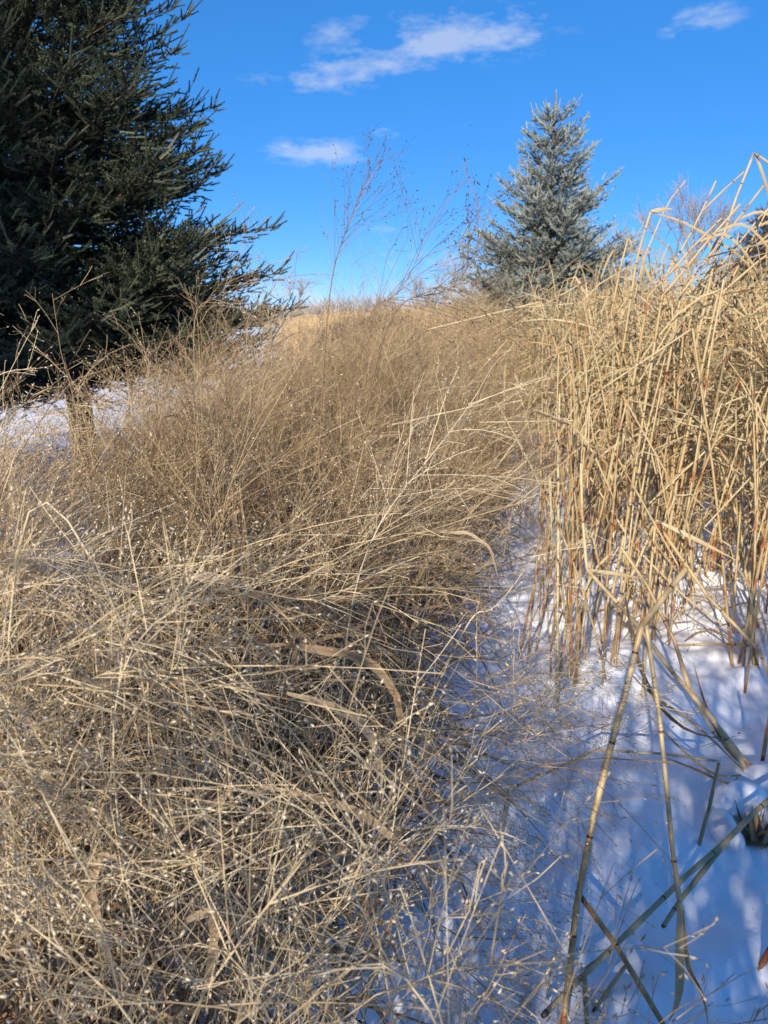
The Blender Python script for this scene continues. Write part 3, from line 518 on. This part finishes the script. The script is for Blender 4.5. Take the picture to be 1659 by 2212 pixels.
# ---------------------------------------------------------------- reeds
def stem_mesh(pts, r0, r1, seg=.17, sides=8, tone=.6, red=.0, seed=0, sheath=True, node=None, grad=0.0):
    """jointed cane along a polyline: swollen dark nodes, pale sheathed internodes, kinks kept sharp"""
    g = np.random.default_rng(seed); P0 = np.array(pts, float); d = np.concatenate([[0], np.cumsum(np.linalg.norm(np.diff(P0, axis=0), axis=1))]); Lt = d[-1]
    ts, rr, tn = [], [], []
    nodes = np.arange(g.uniform(.3, 1) * seg, Lt, seg * 1.0); base = lambda x: r0 + (r1 - r0) * x / Lt
    def put(x, rf, c): ts.append(x); rr.append(base(x) * rf); tn.append(c)
    put(0, 1, tone - .1); prev = 0; redness = red
    for q, x in enumerate(list(nodes) + [Lt]):
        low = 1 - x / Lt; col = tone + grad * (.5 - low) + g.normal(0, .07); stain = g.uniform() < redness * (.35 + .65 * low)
        a, b_ = prev + .004, x - .004
        if b_ - a > .02:
            sh = 1.10 if sheath else 1.0
            put(a, 1.02, .22 if stain else col - .08); put(a + (b_ - a) * .22, 1.0, .20 if stain else col)
            put(a + (b_ - a) * .26, sh, (.30 if stain else col) + .06); put(a + (b_ - a) * .6, sh, col + .05); put(b_, 1.03, col - .02)
        if x < Lt: nd_ = 0.0 if node is None else tone + node; put(x - .0012, 1.1, nd_); put(x + .0012, 1.08, nd_)
        prev = x
    put(Lt, .9, .02)
    for k in d[1:-1]: ts.append(k); rr.append(base(k) * .98); tn.append(tone - .15)
    o = np.argsort(ts); ts, rr, tn = np.array(ts)[o], np.array(rr)[o], np.array(tn)[o]
    keep = np.concatenate([[True], np.diff(ts) > 1e-4]); ts, rr, tn = ts[keep], rr[keep], tn[keep]
    P = np.stack([np.interp(ts, d, P0[:, q]) for q in range(3)], -1)
    mb = MB(); mb.tube(P[None], rr[None], sides=sides, tint=np.clip(tn, 0, 1)[None], cap=True); return mb
def leaf_mb(pts, width, tone, k=12, fold=.25, ref=(.2, -.85, .5), smooth=2):
    P0 = np.array(pts, float); s = np.linspace(0, 1, len(P0)); ss = np.linspace(0, 1, k); P = np.stack([np.interp(ss, s, P0[:, q]) for q in range(3)], -1)
    for _ in range(smooth): P[1:-1] = (P[:-2] + 2 * P[1:-1] + P[2:]) / 4
    W = width * np.clip(np.minimum(.5 + ss * 2, (1 - ss) * 2.2 + .08), .08, 1); T = nrm(np.gradient(P, axis=0)); S = nrm(np.cross(T, np.array(ref))); Nn = np.cross(S, T)
    V = np.stack([P - S * W[:, None] / 2 + Nn * W[:, None] * fold, P, P + S * W[:, None] / 2 + Nn * W[:, None] * fold], 1)
    i_ = np.arange(k - 1)[:, None] * 3; mb = MB(); mb.add(V.reshape(-1, 3), f4=np.concatenate([i_ + [0, 1, 4, 3], i_ + [1, 2, 5, 4]]), tint=np.repeat(np.clip(tone + .1 * np.sin(ss * 7), 0, 1), 3)); return mb
def reed(label, stem, r0, r1, leaves=(), tone=.68, red=.2, seg=.17, extra=(), group=None, seed=0, mat=None):
    hg = np.random.default_rng(seed + 900); raw = [np.array(p, float) for p in stem]; stem = [raw[0]]
    for p, q in zip(raw[:-1], raw[1:]):
        ll = np.linalg.norm(q - p)
        if ll > .22: stem.append(p + (q - p) * hg.uniform(.35, .65) + hg.normal(0, .012 * ll, 3))
        stem.append(q)
    b0 = stem[0]; r0, r1 = r0 * .87, r1 * .82; root = empty('reed_stalk', b0, label, 'reed', group)
    stem_mesh([p - b0 for p in stem], r0, r1, seg, 10, tone, red, seed).build('stem', mat or M_reed, root, True)
    for pts, ra, rb in extra: stem_mesh([np.array(p) - b0 for p in pts], ra, rb, seg * 1.3, 8, tone, red * .5, seed + 5).build('side_stem', mat or M_reed, root, True)
    for pts, wd_, tn in leaves: leaf_mb([np.array(p) - b0 for p in pts], wd_, tn).build('leaf', M_rleaf, root, True)
    return root
# single stalks on the snow path
gA = on_ground(G(1200, 2330), -.03)
reed('thick upright reed stalk snapped at a joint with its stub tilted over', [gA, D(1245, 1960, 1.36), D(1310, 1650, 1.47), D(1386, 1352, 1.58), D(1482, 1228, 1.72)], .0078, .0076, tone=.62, red=.12, seg=.20, seed=3)
reed('slim reed stalk hanging from the snapped joint, ending in a flat pale blade', [D(1396, 1350, 1.55), D(1425, 1550, 1.48), D(1440, 1700, 1.42), D(1452, 1830, 1.38), D(1470, 1962, 1.32)], .0052, .0062,
     [([D(1468, 1950, 1.31), D(1464, 2030, 1.28), D(1466, 2100, 1.25), D(1464, 2165, 1.22), D(1445, 2205, 1.2)], .020, .8), ([D(1474, 1965, 1.31), D(1480, 2060, 1.29), D(1488, 2105, 1.28), D(1522, 2150, 1.26), D(1530, 2225, 1.24)], .010, .3)], tone=.78, red=.05, seg=.26, seed=5)
pc = [D(1700, 1695, 2.0), D(1567, 1818, 1.84), D(1335, 2036, 1.52), D(1255, 2112, 1.42), D(1172, 2195, 1.32)]
reed('stout reed stalk lying slantwise across the snow below the snow-capped stump', pc, .0082, .0074, [([D(1335, 2034, 1.515), D(1290, 2075, 1.47), D(1250, 2098, 1.43)], .010, .7)], tone=.7, red=.08, seg=.24, seed=8,
     extra=[([D(1566, 1822, 1.835), D(1473, 1940, 1.68), D(1432, 2002, 1.60)], .0075, .0055)])
reed('short bare reed stub stuck upright in the snow', [on_ground(G(1507, 1832), -.02), D(1553, 1648, 2.05)], .0068, .0055, tone=.5, red=.3, seg=.3, seed=9)
gE = on_ground(G(1612, 1690), -.02)
reed('thick grey green reed stalk leaning out from the snow-capped stump', [gE, D(1489, 1494, 2.3), D(1388, 1365, 2.32), D(1268, 1231, 2.35), D(1255, 1000, 2.5)],   .0105, .005, [([D(1268, 1231, 2.35), D(1330, 1240, 2.34), D(1405, 1253, 2.33)], .012, .6)], tone=.74, red=.05, seg=.30, seed=12)
reed('yellow sunlit reed stalk leaning beside the thick grey green one', [gE + [.02, .03, 0], D(1489, 1485, 2.38), D(1457, 1385, 2.45), D(1400, 1268, 2.55), D(1340, 1180, 2.6)], .0095, .006, tone=.62, red=.05, seg=.3, seed=14)
reed('thin reed stalk on the outer side of the leaning bundle', [gE + [.04, .0, 0], D(1545, 1590, 2.3), D(1490, 1490, 2.35), D(1470, 1440, 2.4)], .006, .004, tone=.5, red=.4, seg=.3, seed=16)
for k, (pp, wd_, tn, lb) in enumerate([
    ([gE + [-.01, -.01, 0], D(1500, 1560, 2.25), D(1400, 1500, 2.25), D(1310, 1395, 2.3)], .009, .45, 'brown reed leaf leaning low out of the bundle'),
    ([D(1350, 1290, 2.2), D(1372, 1420, 2.2), D(1410, 1515, 2.18), D(1480, 1585, 2.15), D(1570, 1597, 2.15)], .014, .06, 'dark brown reed leaf curling across the leaning bundle'),
    ([gE + [0, .02, 0], D(1560, 1610, 2.3), D(1520, 1520, 2.35), D(1495, 1420, 2.4)], .012, .25, 'dull brown reed leaf against the leaning bundle'),
    ([gE + [-.03, -.02, 0], D(1540, 1680, 2.15), D(1440, 1590, 2.2), D(1390, 1530, 2.2)], .008, .6, 'pale reed leaf along the foot of the bundle'),
    ([gE + [-.04, -.02, 0], D(1580, 1700, 2.1), D(1500, 1660, 2.1), D(1420, 1630, 2.1)], .009, .35, 'limp reed leaf over the snow at the foot of the bundle')]):
    o = leaf_mb([np.array(p) - pp[0] for p in pp], wd_, tn).build('reed_leaf', M_rleaf, None, True); o.location = pp[0]; tag(o, lb, 'reed leaf', None)
reed('thin green grey reed stalk bent twice across the snow path', [on_ground(G(1080, 1815), -.02), D(1099, 1706, 2.12), D(1287, 1620, 2.18), D(1425, 1628, 2.18), D(1556, 1645, 2.16)], .0058, .0045, tone=.78, red=.0, seg=.4, seed=20)
reed('greyish reed stalk slanting down through the bowed seed heads', [D(1246, 1925, 1.62), D(1331, 2042, 1.48), D(1440, 2225, 1.30)], .0075, .0068, tone=.5, red=.15, seg=.28, seed=22)
reed('thin reed stub crossing under the stout lying stalk', [D(1350, 2088, 1.5), D(1281, 2185, 1.37)], .0055, .0045, tone=.52, red=.1, seg=.3, seed=24)
reed('short reed stub under the end of the stout lying stalk', [D(1262, 2105, 1.42), D(1268, 2215, 1.30)], .0065, .006, tone=.55, red=.1, seg=.3, seed=25)
reed('brown reed stub sticking out of a hole in the snow', [on_ground(G(1612, 2105), -.03), D(1690, 2000, 1.62)], .009, .008, tone=.36, red=.6, seg=.3, seed=26)
reed('dark stub of reed beside the snow-capped stump', [on_ground(G(1645, 1655), -.03), D(1668, 1520, 2.35)], .008, .007, tone=.35, red=.8, seg=.3, seed=27)
reed('pale leaf topped reed stalk standing alone on the snow', [on_ground(G(1205, 1520), -.02), D(1206, 1140, 3.0), D(1209, 850, 3.1)], .0065, .005, tone=.85, red=.05, seg=.3, seed=28)
reed('orange reed stalk broken flat over the sunlit snow', [on_ground(G(1640, 1445), -.02), D(1635, 1395, 3.25), D(1550, 1391, 3.22), D(1462, 1394, 3.2)], .009, .006, tone=.45, red=1.0, seg=.2, seed=30)
reed('pale reed stalk with two broken arms hung over the sunlit snow', [on_ground(G(1390, 1500), -.02), D(1405, 1240, 3.2), D(1416, 1125, 3.25), D(1395, 1175, 3.22), D(1362, 1250, 3.18)], .0075, .006,
     [([D(1416, 1125, 3.25), D(1500, 1165, 3.2), D(1590, 1210, 3.15)], .02, .85)], tone=.62, red=.35, seg=.2, seed=32, extra=[([D(1418, 1128, 3.25), D(1530, 1290, 3.15), D(1640, 1405, 3.05), D(1665, 1470, 3.0)], .0075, .006)])
reed('long straw reed stalk fallen aslant through the sparse reeds', [D(1240, 980, 3.6), D(1370, 1180, 3.3), D(1480, 1290, 3.1), D(1560, 1350, 3.0)], .0055, .0045, tone=.7, red=.05, seg=.35, seed=33)
# tall broken reeds over the stand
reed('tall reed folded into a beak with a long arched leaf against the sky', [on_ground((1.75, 4.1, 0)), D(1345, 760, 4.1), D(1374, 568, 4.1), D(1406, 457, 4.1)], .0095, .0065, [([D(1406, 457, 4.1), D(1430, 455, 4.08), D(1453, 451, 4.06)], .024, .6),
     ([D(1408, 460, 4.1), D(1465, 470, 4.05), D(1520, 505, 4.0), D(1561, 532, 3.98), D(1602, 553, 3.95), D(1630, 585, 3.93), D(1650, 640, 3.9), D(1656, 700, 3.9)], .018, .5), ([D(1522, 506, 4.0), D(1538, 545, 4.0), D(1550, 585, 4.0), D(1566, 690, 4.0)], .016, .55)], tone=.55, red=.25, seed=41)
reed('tallest reed, snapped into a sharp peak against the sky', [on_ground((1.95, 3.8, 0)), D(1500, 760, 3.8), D(1544, 559, 3.8), D(1590, 427, 3.8), D(1629, 330, 3.8), D(1675, 362, 3.7)], .010, .006, [([D(1630, 332, 3.8), D(1642, 365, 3.78), D(1655, 405, 3.75), D(1668, 460, 3.7)], .018, .55)], tone=.58, red=.3, seed=42)
reed('reed bent into an inverted V next to the beaked one', [on_ground((1.62, 4.3, 0)), D(1320, 680, 4.3), D(1358, 511, 4.3), D(1368, 540, 4.25), D(1384, 552, 4.2)], .009, .006, [([D(1384, 552, 4.2), D(1400, 600, 4.15), D(1425, 640, 4.1), D(1470, 655, 4.1)], .018, .5)], tone=.55, red=.3, seed=43)
reed('slender straight reed tip leaning beside the beaked one', [on_ground((1.85, 4.5, 0)), D(1372, 640, 4.5), D(1391, 556, 4.5), D(1430, 465, 4.5), D(1451, 427, 4.5), D(1482, 389, 4.5)], .008, .0038, tone=.68, red=.2, seed=44)
reed('reed forked at a joint below the tallest peak', [on_ground((1.9, 4.3, 0)), D(1430, 609, 4.3), D(1492, 504, 4.3), D(1518, 452, 4.3), D(1547, 390, 4.3)], .009, .005, tone=.6, red=.35, seed=45, extra=[([D(1518, 455, 4.3), D(1566, 408, 4.25), D(1609, 370, 4.2)], .006, .004)])
for k, (x0, x1, y1) in enumerate(((1470, 1600, 440), (1510, 1650, 400), (1540, 1680, 430), (1560, 1690, 480), (1590, 1700, 520), (1440, 1560, 470), (1600, 1675, 420))):
    Yd = 3.5 + .25 * (k % 4); top = D(x1, y1, Yd); b0 = D(x0 - 40, 640, Yd); bs = on_ground((b0[0] - .15, Yd, 0))
    reed('tall reed leaning with the others under the snapped peak', [bs, b0, b0 * .45 + top * .55 + np.array([.01, 0, .02]), top], .0095, .005, [([b0 * .3 + top * .7, b0 * .3 + top * .7 + [.12, 0, .05], b0 * .3 + top * .7 + [.28, -.05, -.15], b0 * .3 + top * .7 + [.33, -.05, -.45]], .016, .55)], tone=.55, red=.4, group='tall reeds leaning under the snapped peak', seed=60 + k)

# the stand itself: variants with parts, copied as individuals
def reed_variant(seed):
    g = np.random.default_rng(seed); H = g.uniform(1.2, 1.78); a = g.uniform(0, 6.28); ln = abs(g.normal(.06, .06)); d = np.array([math.cos(a), math.sin(a), 0]); pts = [np.zeros(3)]
    n = 5
    for k in range(1, n + 1): pts.append(pts[-1] + (np.array([0, 0, 1.]) + d * (ln * (1 + k * .4)) + np.append(g.normal(0, .02, 2), 0)) * (H / n * g.uniform(.85, 1.1)))
    lv = []; kind = g.uniform()
    if kind < .62:                                    # snapped: the top hangs
        a2 = a + g.normal(0, 1.0); fl = g.uniform(.2, .75); up = g.uniform(-.95, .25); pts.append(pts[-1] + np.array([math.cos(a2) * math.sqrt(1 - up * up), math.sin(a2) * math.sqrt(1 - up * up), up]) * fl)
    if kind < .25: a2 = a + g.normal(0, 1.5); up = g.uniform(-1, -.2); pts.append(pts[-1] + np.array([math.cos(a2) * .7, math.sin(a2) * .7, up]) * g.uniform(.15, .4))
    P = np.array(pts)
    for k in range(int(g.integers(3, 7))):
        f = g.uniform(.2, .95) * 5; i0 = int(f); p = P[i0] + (P[i0 + 1] - P[i0]) * (f - i0); b_ = g.uniform(0, 6.28); h = np.array([math.cos(b_), math.sin(b_), 0]); Ls = g.uniform(.25, .6); r_ = g.uniform(.25, .9)
        if g.uniform() < .5: q = [p, p + h * Ls * .35 * r_ + [0, 0, Ls * .3], p + h * Ls * .55 * r_ + [0, 0, Ls * .28], p + h * Ls * .75 * r_ - [0, 0, Ls * .25], p + h * Ls * .8 * r_ - [0, 0, Ls * .7]]
        else: q = [p, p + h * Ls * .3 * r_ + [0, 0, Ls * .55], p + h * Ls * .6 * r_ + [0, 0, Ls * .8], p + h * Ls * .95 * r_ + [0, 0, Ls * .7]]
        lv.append((q, g.uniform(.005, .014), g.uniform(.2, .95)))
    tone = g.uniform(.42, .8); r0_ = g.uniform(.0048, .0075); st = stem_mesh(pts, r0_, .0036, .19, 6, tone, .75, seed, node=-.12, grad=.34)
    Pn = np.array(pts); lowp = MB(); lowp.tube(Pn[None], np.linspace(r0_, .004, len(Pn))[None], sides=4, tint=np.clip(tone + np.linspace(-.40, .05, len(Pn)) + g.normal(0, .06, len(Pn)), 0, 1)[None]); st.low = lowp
    return st, lv, H, ('broken twice into zigzag' if kind < .25 else 'snapped with hanging top' if kind < .62 else 'ending in a straight tip'), ('greyish straw' if tone > .64 else 'orange straw' if tone < .54 else 'yellow straw'), len(lv)
variants, looks = [], []
for k in range(22):
    st, lv, H, *look = reed_variant(100 + k); looks.append(look); variants.append((st, [leaf_mb(q, w_, tn, k=9, smooth=0, ref=np.random.default_rng(k).normal(size=3)) for q, w_, tn in lv]))
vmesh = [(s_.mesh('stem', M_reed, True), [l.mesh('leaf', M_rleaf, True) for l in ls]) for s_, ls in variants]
def reed_x(y): return .84 + .05 * y + .33 * np.clip((5.6 - y) / 1.6, 0, 1)
pos = []
g = np.random.default_rng(77)
while len(pos) < 950:
    y = 3.25 + 11 * g.uniform() ** 1.25; cx = reed_x(y) + (y * .56 + .4 - reed_x(y)) * g.uniform() ** .9; dens = min(1, .10 + max(0, y - 3.6) * .45)
    if g.uniform() > dens: continue
    for _ in range(int(g.integers(1, 6))): pos.append((cx + g.normal(0, .07), y + g.normal(0, .07)))
for cx, cy, n_ in ((1.66, 3.22, 7), (.80, 3.0, 9), (.98, 3.15, 5), (.72, 3.35, 5), (1.25, 3.5, 6), (1.45, 3.75, 6), (.95, 3.9, 6), (1.1, 4.4, 8)):
    for _ in range(n_): pos.append((cx + g.normal(0, .05), cy + g.normal(0, .06)))
pos.sort(key=lambda p: math.hypot(*p)); IND = 290
stuff_s, stuff_l = MB(), MB()
def xform(mb, x, y, z, rz, sc, dstn, tl, shift):
    for v in mb.v: pass
    V = np.concatenate(mb.v); c_, s_ = math.cos(rz), math.sin(rz); V = np.stack([V[:, 0] * c_ - V[:, 1] * s_, V[:, 0] * s_ + V[:, 1] * c_, V[:, 2]], -1) * sc + [x, y, z]
    dstn.add(V, f4=np.concatenate(mb.f4) if mb.f4 else None, f3=np.concatenate(mb.f3) if mb.f3 else None, tint=np.clip(np.concatenate(mb.t) + shift, 0, 1))
for k, (x, y) in enumerate(pos):
    v = int(g.integers(0, len(vmesh))); rz = g.uniform(0, 6.28); near_short = .72 if (x < reed_x(y) - .02) else 1.0; sc = g.uniform(.85, 1.12) * near_short * (1 + .08 * min(1, max(0, (y - 6) / 3))) * (1 + .06 * min(1, max(0, (x - 1.6)))); z = float(ground_z(x, y)) - .015
    if k < IND:
        lk = looks[v]; lfs = 'few leaves' if lk[2] < 4 else 'ragged leaves' if lk[2] < 5 else 'many ragged leaves'
        wh = 'in sparse clumps' if near_short < 1 else 'at the stand front' if y < 4.6 else 'inside the stand'
        o = empty('reed_stalk', (x, y, z), f'{lk[1]} reed with {lfs}, {lk[0]}, {wh}', 'reed', f'{lk[1]} reeds, {lk[0]}, {lfs}, {wh}')
        o.rotation_euler = (g.normal(0, .05), g.normal(.05, .06), rz); o.scale = (sc, sc, sc); link('stem', vmesh[v][0], o)
        for lm in vmesh[v][1]: link('leaf', lm, o)
    else:
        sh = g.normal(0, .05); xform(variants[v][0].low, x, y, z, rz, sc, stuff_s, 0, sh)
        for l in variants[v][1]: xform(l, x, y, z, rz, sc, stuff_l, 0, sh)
root = empty('reed_bed', (3, 8, 0), 'far part of the dry reed bed, a dense mass of straw stalks', 'reeds'); root['kind'] = 'stuff'
for mb_, nm, mt in ((stuff_s, 'stem', M_reed), (stuff_l, 'leaf', M_rleaf)):
    o = mb_.build(nm, mt, root, True); o['kind'] = 'stuff'; o.matrix_parent_inverse = Matrix.Translation((-3, -8, 0))
# loose leaves jammed among the reeds
lt = MB(); n = 6000; y = 3.6 + 9 * g.uniform(size=n) ** 1.3; x = reed_x(y) + (y * .56 + .4 - reed_x(y)) * g.uniform(size=n); z = np.clip(g.normal(1.12, .36, n), .2, 1.75); a = g.uniform(0, 6.28, n); up = g.normal(.1, .6, n); L_ = g.uniform(.15, .5, n); dr = g.uniform(.0, 1.0, n); tt = np.linspace(0, 1, 5)
P = np.stack([x[:, None] + np.cos(a)[:, None] * L_[:, None] * tt, y[:, None] + np.sin(a)[:, None] * L_[:, None] * tt, z[:, None] + L_[:, None] * (up[:, None] * tt - dr[:, None] * tt ** 2)], -1)
lt.ribbon(P, g.uniform(.004, .012, n)[:, None] * np.array([.6, 1, 1, .8, .2])[None], nrm(g.normal(size=(n, 3))), tint=np.clip(g.normal(.68, .2, n), 0, 1))
o = lt.build('loose_leaf', M_rleaf, root); o['kind'] = 'stuff'; o.matrix_parent_inverse = Matrix.Translation((-3, -8, 0))
ls = MB(); n = 700; y = 3.3 + 6 * g.uniform(size=n); x = reed_x(y) - .25 + (y * .5 + .4 - reed_x(y)) * g.uniform(size=n); a = g.uniform(0, 6.28, n); L_ = g.uniform(.08, .35, n); z = ground_z(x, y)
P = np.stack([x[:, None] + np.cos(a)[:, None] * L_[:, None] * tt, y[:, None] + np.sin(a)[:, None] * L_[:, None] * tt, z[:, None] + .012 + g.uniform(0, .14, n)[:, None] * np.sin(tt * 3.1) + g.uniform(0, .06, n)[:, None]], -1)
ls.ribbon(P, g.uniform(.003, .010, n)[:, None] * np.array([.6, 1, 1, .8, .2])[None], nrm(g.normal(size=(n, 3)) + [0, 0, .5]), tint=np.clip(g.normal(.5, .22, n), 0, 1))
tag(ls.build('reed_litter', M_rleaf), 'broken straw and leaf litter on the snow among the reeds', 'litter', kind='stuff')

# unseen reeds added behind the viewer, placed to shade the near snow
bs_, bl_ = MB(), MB()
for k in range(640):
    if k % 9 == 0: bx_, by_ = g.uniform(-1.15, 1.9), g.uniform(-3.4, -1.5)
    v = int(g.integers(0, len(vmesh))); x, y = bx_ + g.normal(0, .09), by_ + g.normal(0, .09); sc = g.uniform(1.25, 1.5); z = float(ground_z(x, y)) - .015; rz = g.uniform(0, 6.28)
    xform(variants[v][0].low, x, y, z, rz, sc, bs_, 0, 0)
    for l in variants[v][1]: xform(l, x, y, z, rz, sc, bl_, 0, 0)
root = empty('reed_bed', (-.5, -2.6, 0), 'unseen reed bed added behind the viewer to shade the near snow', 'reeds'); root['kind'] = 'stuff'
for mb_, nm, mt in ((bs_, 'stem', M_reed), (bl_, 'leaf', M_rleaf)):
    o = mb_.build(nm, mt, root, True); o['kind'] = 'stuff'; o.matrix_parent_inverse = Matrix.Translation((.5, 2.6, 0))
# ---------------------------------------------------------------- snow on the stump, chaff
def snow_lump(name, c, rx, ry, rz_, seed, label):
    import bmesh
    bm = bmesh.new(); bmesh.ops.create_icosphere(bm, subdivisions=4, radius=1.0); g2 = np.random.default_rng(seed); ph = g2.uniform(0, 6.28, 6)
    for v in bm.verts:
        k = 1 + .10 * math.sin(3 * v.co.x + ph[0]) * math.sin(2.6 * v.co.y + ph[1]) + .06 * math.sin(5 * v.co.z + ph[2] + 2 * v.co.x) + .03 * math.sin(9 * v.co.x + ph[3]) * math.sin(8 * v.co.y + ph[4])
        v.co = Vector((v.co.x * rx * k, v.co.y * ry * k, v.co.z * rz_ * k))
    me = bpy.data.meshes.new(name); bm.to_mesh(me); bm.free(); me.materials.append(M_snow)
    for p in me.polygons: p.use_smooth = True
    o = link(name, me); o.location = tuple(float(q) for q in c); return tag(o, label, 'snow')
c1 = on_ground(G(1650, 1740)); 
c2 = on_ground(G(1632, 1800))
snow_lump('snow_lump', c2 + [-.01, .105, .07], .10, .055, .055, 5, 'rounded snow cap resting on the far side of the reed stump')
snow_lump('snow_lump', c2 + [.10, .02, .035], .05, .09, .06, 9, 'snow lump heaped against the outer side of the reed stump')
snow_lump('snow_lump', c2 + [-.075, .03, .01], .035, .10, .065, 13, 'narrow snow ridge along the path side of the reed stump')
stump = empty('reed_stump', on_ground(G(1632, 1800)), 'stump of cut dead reed bases in a dark hollow under the snow cap', 'stump')
sb_ = np.array(stump.location)
hol = MB(); th = np.linspace(0, 6.283, 20); 
rr_ = [.0, .03, .042, .047]; zz_ = [.008, .010, .014, .012]
ring = np.stack([np.stack([r_ * np.cos(th) * (1 + .15 * np.sin(3 * th)), r_ * .8 * np.sin(th), np.full(20, z_)], -1) for r_, z_ in zip(rr_, zz_)], 0)
ii = (np.arange(3)[:, None] * 20 + np.arange(19)[None]).reshape(-1); hol.add(ring.reshape(-1, 3), f4=np.stack([ii, ii + 1, ii + 21, ii + 20], 1), tint=.75); hol.build('dark_hollow_disc', M_dark, stump, True)  # flat dark disc standing in for the shaded inside of the hole
for k in range(20):
    a = k * .33 + g.normal(0, .1); r_ = .012 + g.uniform(0, .032); b0 = np.array([r_ * math.cos(a), r_ * .8 * math.sin(a), -.01]); e = b0 + np.array([g.normal(0, .03), g.normal(.02, .03), g.uniform(.05, .13)])
    leaf_mb([b0, (b0 + e) / 2 + g.normal(0, .004, 3), e], g.uniform(.010, .018), g.uniform(.2, .75), k=6, ref=g.normal(size=3)).build('leaf_base', M_rleaf, stump, True)
ch = MB(); n = 900; y = 1.1 + 2.6 * g.uniform(size=n); x = edge_x(y) + (.25 + 1.2 * g.uniform(size=n)) * g.uniform(size=n) ** .8; p = np.stack([x, y, ground_z(x, y) + .002], -1); d = nrm(np.stack([g.normal(size=n), g.normal(size=n), g.normal(0, .15, n)], -1)); L_ = g.uniform(.002, .007, n)
ch.seeds(p, d, L_, L_ * .38, tint=np.clip(g.normal(.3, .12, n), 0, 1)); tag(ch.build('fallen_chaff', M_seed), 'seed chaff sprinkled over the shaded snow', 'chaff', kind='stuff')
so = bpy.data.objects['snow_ground'].data; co = np.empty(len(so.vertices) * 3, np.float32); so.vertices.foreach_get('co', co); co = co.reshape(-1, 3)
sel = np.nonzero((co[:, 1] > .9) & (co[:, 1] < 5.2) & (np.abs(co[:, 0]) < 3))[0]; foot = [p for p in pos if p[1] < 5.0][:170] + [(float(x_), float(y_)) for x_, y_ in zip(xs, ys) if edge_x(y_) - x_ < .15]
for fx, fy in foot:
    r_ = np.hypot(co[sel, 0] - fx, co[sel, 1] - fy); co[sel, 2] += (-.016 * np.exp(-(r_ / .032) ** 2) + .007 * np.exp(-((r_ - .075) / .035) ** 2)).astype(np.float32)
so.vertices.foreach_set('co', co.reshape(-1)); so.update()
print('shoots', n1, n2, 'tris', sum(len(me.polygons) for me in bpy.data.meshes))
